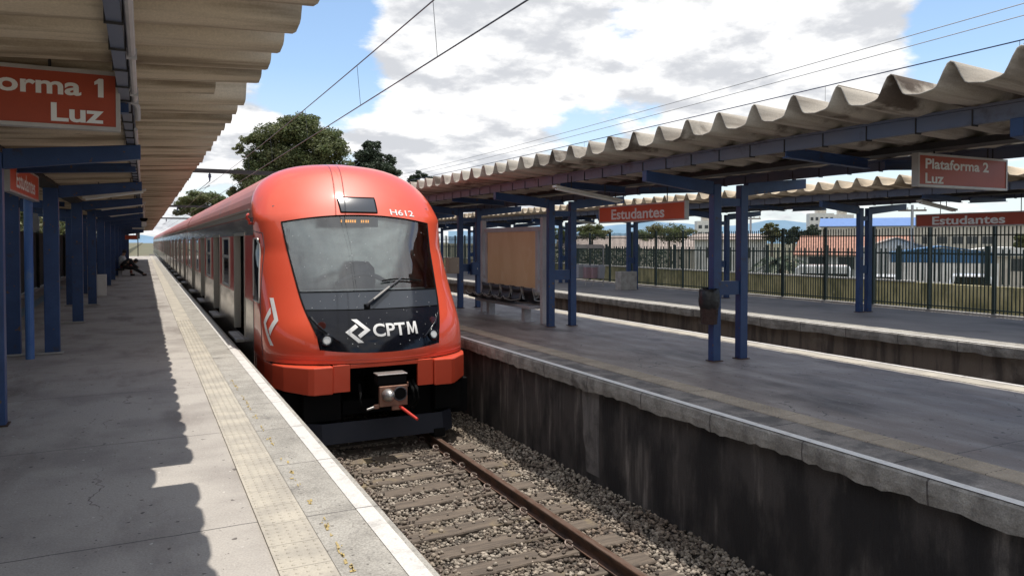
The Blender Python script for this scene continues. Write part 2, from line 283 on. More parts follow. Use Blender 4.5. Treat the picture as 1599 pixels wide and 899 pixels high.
# ------------------------------------------------------------------ mesh builder
ORG = {}
class MB:
    def __init__(s): s.v = []; s.f = []; s.mi = []; s.k = 0
    def mat(s, k): s.k = k; return s
    def face(s, pts):
        n = len(s.v); s.v += [tuple(p) for p in pts]; s.f.append(tuple(range(n, n + len(pts)))); s.mi.append(s.k)
    def add(s, vs, fs):
        n = len(s.v); s.v += [tuple(p) for p in vs]; s.f += [tuple(i + n for i in f) for f in fs]; s.mi += [s.k] * len(fs)
    def box(s, x0, x1, y0, y1, z0, z1):
        x0, x1 = sorted((x0, x1)); y0, y1 = sorted((y0, y1)); z0, z1 = sorted((z0, z1))
        v = [(x0, y0, z0), (x1, y0, z0), (x1, y1, z0), (x0, y1, z0), (x0, y0, z1), (x1, y0, z1), (x1, y1, z1), (x0, y1, z1)]
        s.add(v, [(3, 2, 1, 0), (4, 5, 6, 7), (0, 1, 5, 4), (1, 2, 6, 5), (2, 3, 7, 6), (3, 0, 4, 7)]); return s
    def hexa(s, lo, hi):
        s.add(list(lo) + list(hi), [(3, 2, 1, 0), (4, 5, 6, 7), (0, 1, 5, 4), (1, 2, 6, 5), (2, 3, 7, 6), (3, 0, 4, 7)]); return s
    def bar(s, a, b, w, h, up=(0, 0, 1)):
        a, b = Vector(a), Vector(b); d = (b - a).normalized(); u = Vector(up)
        r = d.cross(u)
        if r.length < 1e-4: r = d.cross(Vector((0, 1, 0)))
        r.normalize(); u = r.cross(d); r *= w / 2; u *= h / 2
        s.hexa([a - r - u, a + r - u, b + r - u, b - r - u], [a - r + u, a + r + u, b + r + u, b - r + u]); return s
    def prism(s, poly, fn, t0, t1):
        """poly: 2-D outline; fn(a, b, t) -> 3-D point"""
        n = len(poly); lo = [fn(a, b, t0) for a, b in poly]; hi = [fn(a, b, t1) for a, b in poly]
        s.add(lo + hi, [tuple(range(n))[::-1], tuple(range(n, 2 * n))] + [(i, (i + 1) % n, n + (i + 1) % n, n + i) for i in range(n)]); return s
    def tube(s, pts, r, n=6, cap=True):
        pts = [Vector(p) for p in pts]; rs = r if isinstance(r, (list, tuple)) else [r] * len(pts); rings = []
        for i, p in enumerate(pts):
            d = (pts[min(i + 1, len(pts) - 1)] - pts[max(i - 1, 0)]).normalized()
            a = d.cross(Vector((0, 0, 1)) if abs(d.z) < .9 else Vector((0, 1, 0))).normalized(); b = d.cross(a)
            rings.append([p + (a * math.cos(2 * math.pi * k / n) + b * math.sin(2 * math.pi * k / n)) * rs[i] for k in range(n)])
        vs = [q for ring in rings for q in ring]; fs = []
        for i in range(len(pts) - 1):
            for k in range(n): fs.append((i * n + k, i * n + (k + 1) % n, (i + 1) * n + (k + 1) % n, (i + 1) * n + k))
        if cap: fs += [tuple(range(n))[::-1], tuple((len(pts) - 1) * n + k for k in range(n))]
        s.add(vs, fs); return s
    def grid(s, fn, us, vs_, keep=None):
        n = len(s.v); nu, nv = len(us), len(vs_)
        for u in us:
            for v in vs_: s.v.append(tuple(fn(u, v)))
        for i in range(nu - 1):
            for j in range(nv - 1):
                if keep and not keep(i, j): continue
                s.f.append((n + i * nv + j, n + (i + 1) * nv + j, n + (i + 1) * nv + j + 1, n + i * nv + j + 1)); s.mi.append(s.k)
        return s
    def build(s, name, mats, parent=None, smooth=False, bevel=0.0, solid=0.0, clean=False):
        me = bpy.data.meshes.new(name); off = ORG.get(parent, Vector((0, 0, 0))) if parent else Vector((0, 0, 0))
        me.from_pydata([tuple(Vector(p) - off) for p in s.v], [], s.f)
        for m in (mats if isinstance(mats, (list, tuple)) else [mats]): me.materials.append(m)
        me.polygons.foreach_set('material_index', s.mi)
        if clean:
            bm = bmesh.new(); bm.from_mesh(me); bmesh.ops.remove_doubles(bm, verts=bm.verts, dist=1e-4)
            loose = [v for v in bm.verts if not v.link_faces]; bmesh.ops.delete(bm, geom=loose, context='VERTS')
            bmesh.ops.recalc_face_normals(bm, faces=bm.faces); bm.to_mesh(me); bm.free()
        me.update(); o = bpy.data.objects.new(name, me); C.objects.link(o)
        if smooth: me.polygons.foreach_set('use_smooth', [True] * len(me.polygons))
        if parent: o.parent = parent; ORG[o] = off
        if solid: md = o.modifiers.new('thickness', 'SOLIDIFY'); md.thickness = solid; md.offset = 0
        if bevel: md = o.modifiers.new('bevel', 'BEVEL'); md.width = bevel; md.segments = 2; md.limit_method = 'ANGLE'; md.angle_limit = R(40)
        return o
def tag(o, label=None, cat=None, group=None, kind=None):
    if label: o['label'] = label
    if cat: o['category'] = cat
    if group: o['group'] = group
    if kind: o['kind'] = kind
    return o
def thing(name, label, cat, loc=(0, 0, 0), rz=0, group=None):
    o = bpy.data.objects.new(name, None); C.objects.link(o); o.location = loc; o.rotation_euler = (0, 0, rz); o.empty_display_size = .2
    ORG[o] = Vector((0, 0, 0)); return tag(o, label, cat, group)
def world_thing(name, label, cat, loc, group=None):
    """parts of such a thing are given in world coordinates"""
    o = thing(name, label, cat, loc, 0, group); ORG[o] = Vector(loc); return o
def copy_tree(o, parent=None):
    c = o.copy(); C.objects.link(c)
    if parent: c.parent = parent
    for ch in list(o.children): copy_tree(ch, c)
    return c
def structure(name, mb, m, **k): return tag(mb.build(name, m, **k), kind='structure')
def text_mesh(txt, height, bold=0.0, spacing=1.0):
    """outline of lettering as (verts, faces) in the x-y plane, cap height = height, starting at x = 0"""
    cu = bpy.data.curves.new('lettering', 'FONT'); cu.body = txt; cu.size = 1; cu.offset = bold; cu.space_character = spacing; cu.resolution_u = 4
    o = bpy.data.objects.new('lettering', cu); C.objects.link(o); bpy.context.view_layer.update()
    me = bpy.data.meshes.new_from_object(o.evaluated_get(bpy.context.evaluated_depsgraph_get()))
    v = np.array([p.co[:] for p in me.vertices]); f = [tuple(p.vertices) for p in me.polygons]
    bpy.data.objects.remove(o); bpy.data.meshes.remove(me); bpy.data.curves.remove(cu)
    k = height / 0.729; v = v * k; v[:, 0] -= v[:, 0].min(); return v, f
ORD = ['first', 'second', 'third', 'fourth', 'fifth', 'sixth', 'seventh', 'eighth', 'ninth', 'tenth', 'eleventh', 'twelfth', 'thirteenth', 'fourteenth', 'fifteenth', 'sixteenth', 'seventeenth', 'eighteenth', 'nineteenth', 'twentieth']
YE = 92.0    # far end of the platforms
BED = -1.345

# ------------------------------------------------------------------ ground, track bed, platforms
g = MB()
prof = [(-2500, -.6), (-40, -.6), (-3.45, -.3), (-3.35, -1.36), (20.15, -1.36), (20.25, -2.1), (60, -2.3), (2500, -2.3)]
for (xa, za), (xb, zb) in zip(prof, prof[1:]): g.face([(xa, -60, za), (xb, -60, zb), (xb, 4500, zb), (xa, 4500, za)])
structure('ground', g, M['grass'])
structure('track_bed', MB().grid(lambda x, y: (x, y, BED), [1.0, 5.2], [-8, 20, 60, 200]), M['bed'])
structure('track_bed', MB().grid(lambda x, y: (x, y, BED), [8.2, 11.8], [-8, 20, 60, 200]), M['bed'])

# platform 1 (left)
b = MB()
b.box(-3.3, 1.22, -6, YE, -.16, -.0).box(-3.3, 1.12, -6, YE, -1.36, -.163)
structure('platform', b, M['conc'])
structure('edge_paving', MB().grid(lambda x, y: (x, y, .004), [.806, 1.216], [-6, YE]), M['paver'])
structure('white_edge_line', MB().grid(lambda x, y: (x, y, .008), [1.085, 1.185], [-6, 11.0, YE]), M['white_line'])
t = MB().box(.55, .80, -6, YE, .0, .010)
def dome(mb, x, y, z, r, h):
    ring = [(x + r * math.cos(a), y + r * math.sin(a), z) for a in (k * math.pi / 3 for k in range(6))]
    top = [(x + r * .55 * math.cos(a), y + r * .55 * math.sin(a), z + h) for a in (k * math.pi / 3 for k in range(6))]
    mb.add(ring + top, [(i, (i + 1) % 6, 6 + (i + 1) % 6, 6 + i) for i in range(6)] + [tuple(range(6, 12))])
for i in range(260):
    for j in range(5): dome(t, .575 + j * .05, 3.0 + i * .05, .010, .0125, .0045)
structure('tactile_paving', t, M['tact'])
yl = MB()
for k in range(150):
    y = 3.3 + random.random() ** 1.3 * 5.5; x = .868 + random.gauss(0, .009); a = random.uniform(.003, .010); l = random.uniform(.01, .07)
    if math.sin(y * 5.3) + math.sin(y * 13.1) < -.4: continue
    yl.face([(x - a, y, .0075), (x + a * random.uniform(.3, 1), y + l * .1, .0075), (x + a, y + l, .0075), (x - a * random.uniform(.2, 1), y + l * .8, .0075)])
structure('worn_paint_line', yl, M['yellow'])
structure('blue_floor_line', MB().grid(lambda x, y: (x - .02 * (y - 15), y, .004), [-2.45, -2.22], [9, 30]), M['bluepaint'])

# platform 2
def nosing(name, x, sgn, y0, y1, depth, m, over=.11, step=.07):
    """edge slab with a broken lower edge; sgn = direction the edge faces"""
    mb = MB(); ys = np.arange(y0, y1, step); prev = None; d = depth; r2 = random.Random(int(x * 100))
    for i, y in enumerate(ys):
        d = d * .8 + .2 * (depth + r2.gauss(0, .022)); o = r2.gauss(0, .0035); dd = d + r2.gauss(0, .006)
        cur = [(x - sgn * .02, y, .0), (x + sgn * o, y, -.016), (x + sgn * (o + .004), y, -dd * .55), (x + sgn * (o - .006), y, -dd), (x - sgn * over, y, -dd - .01)]
        if prev:
            n = len(mb.v); mb.v += prev + cur
            for k in range(4): mb.f.append((n + k, n + k + 1, n + 6 + k, n + 5 + k)); mb.mi.append(0)
        prev = cur
    return structure(name, mb, m)
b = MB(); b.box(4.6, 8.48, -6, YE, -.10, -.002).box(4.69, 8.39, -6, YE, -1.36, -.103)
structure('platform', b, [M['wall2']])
structure('platform_floor', MB().grid(lambda x, y: (x, y, .003), [5.262, 8.06], [-6, YE]), M['floor2'])
structure('edge_paving', MB().grid(lambda x, y: (x, y, .003), [4.60, 4.998], [-6, YE]), M['paver2'])
structure('edge_paving', MB().grid(lambda x, y: (x, y, .003), [8.062, 8.46], [-6, YE]), M['paver'])
nosing('platform_edge', 4.58, -1, -3, 40, .165, M['nosing']); nosing('platform_edge', 8.50, 1, -3, 60, .16, M['nosing'], step=.2)
structure('white_edge_line', MB().grid(lambda x, y: (x, y, .007), [4.594, 4.676], [-6, YE]), mat('bright_white_edge_paint', (.86, .84, .81), .6, c2=(.66, .63, .6), scale=7, lo=.5, hi=.75, grain=.1, c3=(.4, .37, .34), s3=16, lo3=.64, hi3=.76))
structure('white_edge_line', MB().grid(lambda x, y: (x, y, .007), [8.40, 8.475], [-6, YE]), M['white_line'])
t = MB().box(5.0, 5.26, -6, YE, .0, .011)
for i in range(230):
    for j in range(5): dome(t, 5.028 + j * .051, 2.0 + i * .051, .011, .0125, .0045)
structure('tactile_paving', t, mat('grey_tactile_tile', (.50, .42, .33), .85, c2=(.38, .32, .25), scale=3, grain=.12, joints=[(1, .30, .006, (.15, .13, .11))]))
structure('tactile_paving', MB().box(8.10, 8.34, -6, YE, .0, .010), M['tact'])
pw = MB(); r2 = random.Random(4); L_ = [(7.16 + r2.gauss(0, .008), -.18 - .11 * k) for k in range(10)]; R_ = [(7.55 + r2.gauss(0, .012) - .012 * k, -.18 - .11 * k) for k in range(10)]
for k in range(9): pw.face([(4.686, L_[k][0], L_[k][1]), (4.686, R_[k][0], R_[k][1]), (4.686, R_[k + 1][0], R_[k + 1][1]), (4.686, L_[k + 1][0], L_[k + 1][1])])
structure('wall_patch', pw, M['patch'])

# platform 3
b = MB(); b.box(11.45, 16.1, -6, YE, -.10, -.002).box(11.54, 16.1, -6, YE, -1.36, -.103)
structure('platform', b, [M['wall3']])
structure('platform_floor', MB().grid(lambda x, y: (x, y, .003), [12.0, 16.1], [-6, YE]), mat('grey_platform_floor', (.21, .195, .195), .7, c2=(.27, .25, .245), scale=1, stretch=(1, .5, 1), c3=(.14, .13, .13), s3=.8, lo3=.5, hi3=.72, grain=.12))
structure('edge_paving', MB().grid(lambda x, y: (x, y, .003), [11.45, 11.998], [-6, YE]), M['paver'])
nosing('platform_edge', 11.43, -1, -3, 70, .17, M['nosing'], step=.2)
structure('white_edge_line', MB().grid(lambda x, y: (x, y, .007), [11.45, 11.53], [-6, YE]), M['white_line'])
structure('kerb', MB().box(15.72, 15.9, -6, YE, .0, .05), M['plinth'])

# ------------------------------------------------------------------ rails, sleepers, ballast
def rail(x, label):
    t = world_thing('rail', label, 'rail', (x, 0, -1.30), 'running rails')
    b = MB(); P = [(-.06, 0), (.06, 0), (.06, .012), (.012, .026), (.010, .090), (.034, .100), (.034, .122), (-.034, .122), (-.034, .100), (-.010, .090), (-.012, .026), (-.06, .012)]
    b.prism(P, lambda a, c, tt: (x + a, tt, -1.30 + c), -6, 170); b.build('rail_body', M['rail'], t)
    MB().prism([(-.034, .1225), (.034, .1225), (.031, .130), (-.031, .130)], lambda a, c, tt: (x + a, tt, -1.30 + c), -6, 170).build('rail_head', M['rail_top'], t)
rail(3.63, 'rusty steel rail in front of the train, next to the stained wall')
rail(2.10, 'steel rail under the train, hidden along the near platform edge')
rail(9.25, 'rusty rail in the trench beyond the middle platform, nearer the middle platform')
rail(10.72, 'rusty rail in the trench beyond the middle platform, nearer the far platform')
sp = thing('railway_sleeper', 'weathered brown timber sleeper half sunk in the ballast', 'sleeper', group='sleepers under the running rails')
b = MB(); r2 = random.Random(3)
b.grid(lambda x, y: (x, y + (.006 * math.sin(x * 9) if abs(y) > .1 else 0), -1.302 - (.012 if abs(y) > .11 else 0) + r2.gauss(0, .0015)), [-1.25 + .05 * i for i in range(51)], [-.115, -.108, -.04, .04, .108, .115])
b.box(-1.24, 1.24, -.112, .112, -1.40, -1.318); b.build('timber', M['sleeper'], sp)
for x in (-.765, .765):
    for sx in (-1, 1):
        b = MB(); cx = x + sx * .105
        b.tube([(cx + .036 * math.cos(a), -.005 + .036 * math.sin(a), -1.258 + .022 * math.sin(a * 1.0)) for a in [k * 2 * math.pi / 12 for k in range(12)]],   .011, 6)
        b.box(cx - .05, cx + .03, -.045, .045, -1.302, -1.292); b.build('spring_clip', M['clip'], sp)
ys_sl = [3.18 + .45 * k for k in range(46)]
for k, y in enumerate(ys_sl):
    o = sp if k == 0 else copy_tree(sp)
    o.location = (2.865 + random.gauss(0, .03), y + random.gauss(0, .015), random.gauss(0, .003)); o.rotation_euler = (0, 0, R(1.6) + random.gauss(0, .012))

ph = (1 + 5 ** .5) / 2
ICO_V = np.array([(-1, ph, 0), (1, ph, 0), (-1, -ph, 0), (1, -ph, 0), (0, -1, ph), (0, 1, ph), (0, -1, -ph), (0, 1, -ph), (ph, 0, -1), (ph, 0, 1), (-ph, 0, -1), (-ph, 0, 1)], float); ICO_V /= np.linalg.norm(ICO_V[0])
ICO_F = np.array([(0, 11, 5), (0, 5, 1), (0, 1, 7), (0, 7, 10), (0, 10, 11), (1, 5, 9), (5, 11, 4), (11, 10, 2), (10, 7, 6), (7, 1, 8), (3, 9, 4), (3, 4, 2), (3, 2, 6), (3, 6, 8), (3, 8, 9), (4, 9, 5), (2, 4, 11), (6, 2, 10), (8, 6, 7), (9, 8, 1)])
def tri_mesh(name, V, F, m, parent=None):
    me = bpy.data.meshes.new(name); k = F.shape[1]; me.vertices.add(len(V)); me.vertices.foreach_set('co', V.astype(np.float32).ravel())
    me.loops.add(F.size); me.loops.foreach_set('vertex_index', F.astype(np.int32).ravel())
    me.polygons.add(len(F)); me.polygons.foreach_set('loop_start', np.arange(0, F.size, k, dtype=np.int32))
    me.polygons.foreach_set('loop_total', np.full(len(F), k, dtype=np.int32)); me.update(calc_edges=True); me.validate()
    me.materials.append(m); o = bpy.data.objects.new(name, me); C.objects.link(o)
    if parent: o.parent = parent; ORG[o] = Vector((0, 0, 0))
    return o
def stones(name, P, rad, m):
    n = len(P); q = rng.normal(size=(n, 3, 3)); q, _ = np.linalg.qr(q)
    sc = rad[:, None] * rng.uniform(.65, 1.25, (n, 3))
    V = ICO_V[None] * (1 + rng.uniform(-.2, .2, (n, 12, 1))) * sc[:, None, :]
    V = np.einsum('nij,nkj->nki', q, V); V[:, :, 2] *= .8; V += P[:, None, :]
    F = (ICO_F[None] + (np.arange(n) * 12)[:, None, None]).reshape(-1, 3)
    o = tri_mesh(name, V.reshape(-1, 3), F, m); return o
n = 48000
P = np.c_[rng.uniform(1.3, 4.69, n), 3.6 + 9.4 * rng.random(n) ** 1.25, np.zeros(n)]
P[:, 2] = BED + rng.uniform(.0, .030, n)
ly = np.mod(P[:, 1] - 3.18 + .225 - (P[:, 0] - 2.865) * .028, .45) - .225
on_sl = (np.abs(ly) < .10) & (np.abs(P[:, 0] - 2.865) < 1.23)
keep = ~on_sl | (rng.random(n) < np.where(P[:, 0] < 2.4, .35, .025)) | ((np.abs(P[:, 0] - 3.33) < .13) & (rng.random(n) < .5))
P[on_sl, 2] = -1.29
P[:, 2] += np.clip((P[:, 0] - 4.25) * .16, 0, .07) + np.where(P[:, 0] < 1.9, (1.9 - P[:, 0]) * .12, 0)
keep &= np.abs(P[:, 0] - 3.63) > .075; keep &= np.abs(P[:, 0] - 2.10) > .075
P = P[keep]; rad = rng.uniform(.010, .027, len(P))
dirty = rng.random(len(P)) < np.where(P[:, 0] < 2.15, .75, np.where(np.abs(P[:, 0] - 3.42) < .17, .7, .28))
tag(stones('ballast', P[~dirty], rad[~dirty], M['stone']), 'pale grey crushed stone ballast spread between and beside the rails', 'ballast', kind='stuff')
tag(stones('ballast', P[dirty], rad[dirty], M['stone_rusty']), 'dark oily and rusty ballast stones lying by the rail', 'ballast', kind='stuff')

# ------------------------------------------------------------------ canopies
PITCH_W = .454; AMP = .168
def wave(y, ph0):
    tt = ((y - ph0) / PITCH_W) % 1.0
    d = min(tt, 1 - tt); u = min(1.0, max(0.0, (d - .03) / .22)); u = .55 * u * u * (3 - 2 * u) + .45 * u
    return AMP * (1 - u) - .016 * max(0, d - .28) / .22
def valley(d): return 2.505 + .055 * d
def canopy(name, label, xc, dl, dr, y0, y1, ph0, sheet, notch=None):
    t = world_thing(name, label, 'canopy', (xc, 0, 2.3))
    n0 = math.floor((y0 - ph0) / PITCH_W); n1 = math.ceil((y1 - ph0) / PITCH_W)
    mb = MB(); sub = 18
    for half, dd in ((-1, dl), (1, dr)):
        xs = [0, .4 * dd, .8 * dd, dd]
        for k in range(n0, n1):
            ya = ph0 + k * PITCH_W; r3 = random.Random(k * 31 + int(xc * 10))
            e = dd + r3.gauss(0, .009); dz = r3.gauss(0, .003)
            if notch and half == notch[0] and k == notch[1]: e = dd - notch[2]
            xl = [0, .4 * dd, .75 * dd, e]
            # overlap at the joint of two sheets: every second wave sits a little higher
            mb.grid(lambda x, y: (xc + half * x, y, valley(x) + wave(y, ph0) + dz + .004 * math.sin(x * 3 + k)), xl, [ya + PITCH_W * i / sub for i in range(sub + 1)])
    mb.build('corrugated_roof', sheet, t, smooth=True, solid=.009, clean=True)
    for half in (-1, 1):
        xp = xc + half * 1.28; b = MB()
        z1 = valley(1.28) - .012; z0 = z1 - .135
        b.box(xp - .028, xp + .028, y0, y1, z0, z1 - .022); b.box(xp - .045, xp + .045, y0, y1, z1 - .020, z1)
        b.mat(1)
        for k in range(n0, n1):
            y = ph0 + (k + .5) * PITCH_W + .03
            b.box(xp - .036, xp - .0285, y - .004, y + .004, z0 - .006, z1 - .022); b.box(xp + .0285, xp + .036, y - .004, y + .004, z0 - .006, z1 - .022)
            b.box(xp - .036, xp + .036, y - .004, y + .004, z0 - .012, z0 - .002)
        b.build('purlin', [M['purlin'], M['dark']], t)
    b = MB(); b.box(xc - .13, xc + .13, y0, y1, 2.440, 2.452).box(xc - .13, xc - .118, y0, y1, 2.452, 2.50).box(xc + .118, xc + .13, y0, y1, 2.452, 2.50); b.build('gutter', M['dark'], t)
    return t
def cross_beams(t, xc, ys):
    for y in ys:
        b = MB()
        for sgn in (-1, 1):
            a = (xc + sgn * .14, y, 2.36); c = (xc + sgn * 1.30, y, 2.415)
            for dz in (-.045, .045): b.bar((a[0], y, a[2] + dz), (c[0], y, c[2] + dz), .075, .012)
            b.bar(a, c, .012, .080)
        b.build('cross_beam', M['blue'], t)
XC1, XC2, XC3 = -1.38, 6.87, 14.28
c1 = canopy('platform_canopy', 'long corrugated fibre cement canopy over the left platform, sunlit edge overhanging', XC1, 1.95, 2.07, .3, 74, 4.92, M['asb'], (1, 1, .24))
c2 = canopy('platform_canopy', 'corrugated canopy over the middle platform with scalloped edge against the sky', XC2, 1.97, 1.57, -2.2, 80, 3.638, M['asb_old'])
c3 = canopy('platform_canopy', 'farther corrugated canopy over the far platform in front of the fence', XC3, 1.95, 1.75, .5, 80, 3.5, M['asb'])
cross_beams(c1, XC1, [5.3 + 4.4 * k for k in range(15)] + [2.0]); cross_beams(c2, XC2, [5.25 + 4.33 * k for k in range(15)] + [1.0]); cross_beams(c3, XC3, [8.95 + 4.4 * k for k in range(12)])
b = MB(); b.tube([(-.045, .4, 2.45), (-.045, 5.35, 2.45), (-.03, 5.42, 2.43), (-.03, 5.5, 2.36)], .017, 8)
for y in (1, 2, 3, 4, 5, 5.3): b.box(-.068, -.022, y - .012, y + .012, 2.425, 2.475)
b.build('conduit', M['postgrey'], c1)
MB().tube([(-.05, 6.5, 2.43), (-.05, 74, 2.43)], .014, 6).build('conduit', M['postgrey'], c1)

def make_frame(name, label, sp_=.23, tie=True, group=None, hx=.062, hy=.052):
    t = thing(name, label, 'canopy frame', group=group)
    for s in (-1, 1):
        x = s * sp_
        b = MB().box(x - hx, x + hx, -hy, hy, 0, 2.30); b.build('column', M['blue'], t, bevel=.006); MB().box(x - hx - .02, x + hx + .02, -hy - .025, hy + .025, .005, .014).build('base_plate', M['rail'], t)
        b = MB(); x0 = x + s * (hx + .002); x1 = s * 1.36; w = .045
        b.hexa([(x0, -w, 2.165), (x1, -w, 2.295), (x1, w, 2.295), (x0, w, 2.165)], [(x0, -w, 2.332), (x1, -w, 2.425), (x1, w, 2.425), (x0, w, 2.332)])
        b.build('arm', M['blue'], t, bevel=.005)
    MB().box(-sp_ + hx + .002, sp_ - hx - .002, -.04, .04, 2.02, 2.12).build('tie_plate', M['blue'], t)
    if tie: MB().box(-sp_ + hx + .002, sp_ - hx - .002, -.03, .03, .86, 1.04).build('tie_plate', M['blue'], t)
    return t
f0 = make_frame('canopy_frame', '', tie=False, hx=.092, hy=.055)
yl_ = [7.5, 12.03, 16.45, 20.9, 25.3, 29.7, 34.1, 38.5, 42.9, 47.3, 51.7, 56.1, 60.5, 64.9]
for k, y in enumerate(yl_):
    o = f0 if k == 0 else copy_tree(f0); o.location = (XC1, y, 0)
    nm = ['blue canopy frame cut by the left edge of the photo on the left platform', 'blue twin column frame behind the light blue post on the left platform'][k] if k < 2 else 'dark blue twin column frame, %s from the camera in the left platform row' % ORD[k]
    tag(o, nm, 'canopy frame', 'canopy frames along the left platform')
f1 = make_frame('canopy_frame', '')
y2 = [3.1, 7.43, 11.77, 16.08, 20.4, 24.7, 29.0, 33.4, 37.7, 42.0, 46.3, 50.6, 55]
lab2 = ['blue frame nearest the camera under the middle canopy, outside the right edge', 'blue twin column frame carrying the brown bin on the middle platform', 'blue twin column frame beside the near end of the black bench', 'blue twin column frame with tan and blue boxes beyond the bench']
for k, y in enumerate(y2):
    o = f1 if k == 0 else copy_tree(f1); o.location = (XC2, y, 0)
    tag(o, lab2[k] if k < 4 else 'blue frame behind the train on the middle platform, %s in its row' % ORD[k], 'canopy frame', 'canopy frames along the middle platform')
f2 = make_frame('canopy_frame', '', sp_=.14)
y3 = [6.8, 11.2, 15.67, 19.9, 24.3, 28.7, 33.1, 37.5, 42, 46.4]
lab3 = ['slim blue frame of the far platform nearest the right edge of the photo', 'blue double column frame left of the far orange sign, before the fence', 'blue frame of the far platform seen between the bin frame columns', 'blue double column frame with a concrete block at its foot on the far platform']
for k, y in enumerate(y3):
    o = f2 if k == 0 else copy_tree(f2); o.location = (XC3, y, 0)
    tag(o, lab3[k] if k < 4 else 'blue frame of the far platform seen past the billboard, %s in its row' % ORD[k], 'canopy frame', 'canopy frames along the far platform')
# kerb plinths under the left frames
for k, y in enumerate(yl_[1:8]):
    tag(MB().box(XC1 - .36, XC1 + .36, y - .10, y + .10, .004, .030).build('base_plinth', M['plinth'], bevel=.006), 'low concrete plinth under the %s left platform frame' % ORD[k + 1], 'plinth', 'plinths under the left frames')

# fluorescent battens
def batten(label, a, b_, group='fluorescent battens under the canopies'):
    a, b_ = Vector(a), Vector(b_); t = world_thing('lamp_batten', label, 'lamp', a, group)
    m = MB(); m.bar(a, b_, .11, .035); m.build('housing', M['batten'], t, bevel=.006)
    d = (b_ - a).normalized(); s = d.cross(Vector((0, 0, 1))).normalized() * .028
    for q in (-1, 1): MB().tube([a + d * .04 + s * q - Vector((0, 0, .032)), b_ - d * .04 + s * q - Vector((0, 0, .032))], .012, 8).build('tube', M['tube'], t)
    m = MB(); 
    for f in (.25, .75): p = a.lerp(b_, f); m.box(p.x - .006, p.x + .006, p.y - .006, p.y + .006, p.z + .017, p.z + .20)
    m.build('hanger', M['dark'], t)
batten('white fluorescent batten rising outward under the left canopy, nearest one', (-.80, 12.5, 2.20), (.035, 12.5, 2.34))
batten('thin white batten under the left canopy, second from the camera', (-.80, 17.0, 2.22), (.04, 17.0, 2.36))
batten('thin white batten under the left canopy, third from the camera', (-.80, 21.4, 2.22), (.04, 21.4, 2.36))
batten('white fluorescent batten under the middle canopy, left of the station sign', (5.244, 9.2, 2.345), (6.40, 9.2, 2.172))
batten('white fluorescent batten under the far canopy, above the far orange sign', (13.1, 9.1, 2.33), (14.2, 9.1, 2.18))
batten('small white batten visible above the billboard under the far canopy', (13.0, 21.8, 2.33), (14.1, 21.8, 2.20))

# ------------------------------------------------------------------ signs
def sign(name, label, loc, rz, w, h, lines, thick=.07, frame=.022, bold=.014, group='orange station signs', hang=None, extra=(), face='signred'):
    """local frame: face towards -y, x to the right, origin at the lower left corner; lines = (text, cap height, x, y, anchor)"""
    t = thing(name, label, 'sign', loc, rz, group)
    MB().box(frame, w - frame, .006, thick - .006, frame, h - frame).build('face', M[face], t)
    b = MB(); b.box(0, w, 0, thick, 0, frame).box(0, w, 0, thick, h - frame, h).box(0, frame, 0, thick, frame, h - frame).box(w - frame, w, 0, thick, frame, h - frame); b.build('frame', M['signframe'], t)
    b = MB()
    for txt, ch, x, y, an, wd in lines:
        v, f = text_mesh(txt, ch, bold); v[:, 0] *= wd / v[:, 0].max()
        x0 = x if an == 'l' else (x - wd if an == 'r' else x - wd / 2)
        b.add([(x0 + p[0], .0035, y + p[1]) for p in v], f)
        b.add([(w - (x0 + p[0]), thick - .0035, y + p[1]) for p in v], f)
    for poly in extra: b.face([(x, .0028, y) for x, y in poly])
    b.build('lettering', M['letter'], t)
    if hang:
        b = MB()
        for x in (w * .2, w * .8): b.tube([(x, thick / 2, h), (x, thick / 2, h + hang)], .008, 6)
        b.build('hanger', M['dark'], t)
    return t
sign('platform_sign', 'orange sign reading Plataforma 1 Luz, cut off by the left edge', (-1.90, 4.97, 2.205), 0, 1.78, .345, [('Plataforma 1', .105, 1.695, .195, 'r', .93), ('Luz', .105, 1.695, .042, 'r', .265)], bold=.026, hang=.06, face='signdull', extra=[[(1.693, .300), (1.672, .300), (1.648, .280), (1.648, .262), (1.672, .272), (1.685, .280)]])
sign('platform_sign', 'orange sign reading Plataforma 2 Luz hanging under the middle canopy', (6.64, 4.62, 2.085), 0, 1.43, .322, [('Plataforma 2', .098, .11, .178, 'l', 1.0), ('Luz', .098, .11, .038, 'l', .28)], bold=.026, face='signdull', hang=.10)
sign('station_sign', 'orange sign reading Estudantes between the middle platform columns', (6.85, 10.5, 1.865), R(-90), 2.22, .275, [('Estudantes', .165, 1.06, .055, 'c', 1.38)], bold=.024, hang=.5)
sign('station_sign', 'orange Estudantes sign at the right edge in front of the fence', (14.3, 10.0, 1.855), R(-90), 2.55, .265, [('Estudantes', .165, .36, .05, 'l', 1.42)], bold=.024, face='signdull', hang=.5)
sign('station_sign', 'small looking orange Estudantes sign under the left canopy by the light blue post', (-1.24, 9.2, 2.08), R(90), 2.4, .335, [('Estudantes', .19, 1.25, .075, 'c', 1.55)], bold=.018, hang=.1)
sign('station_sign', 'dark red hanging sign far down the left platform', (-1.5, 56, 1.72), 0, 1.1, .30, [], hang=.5)

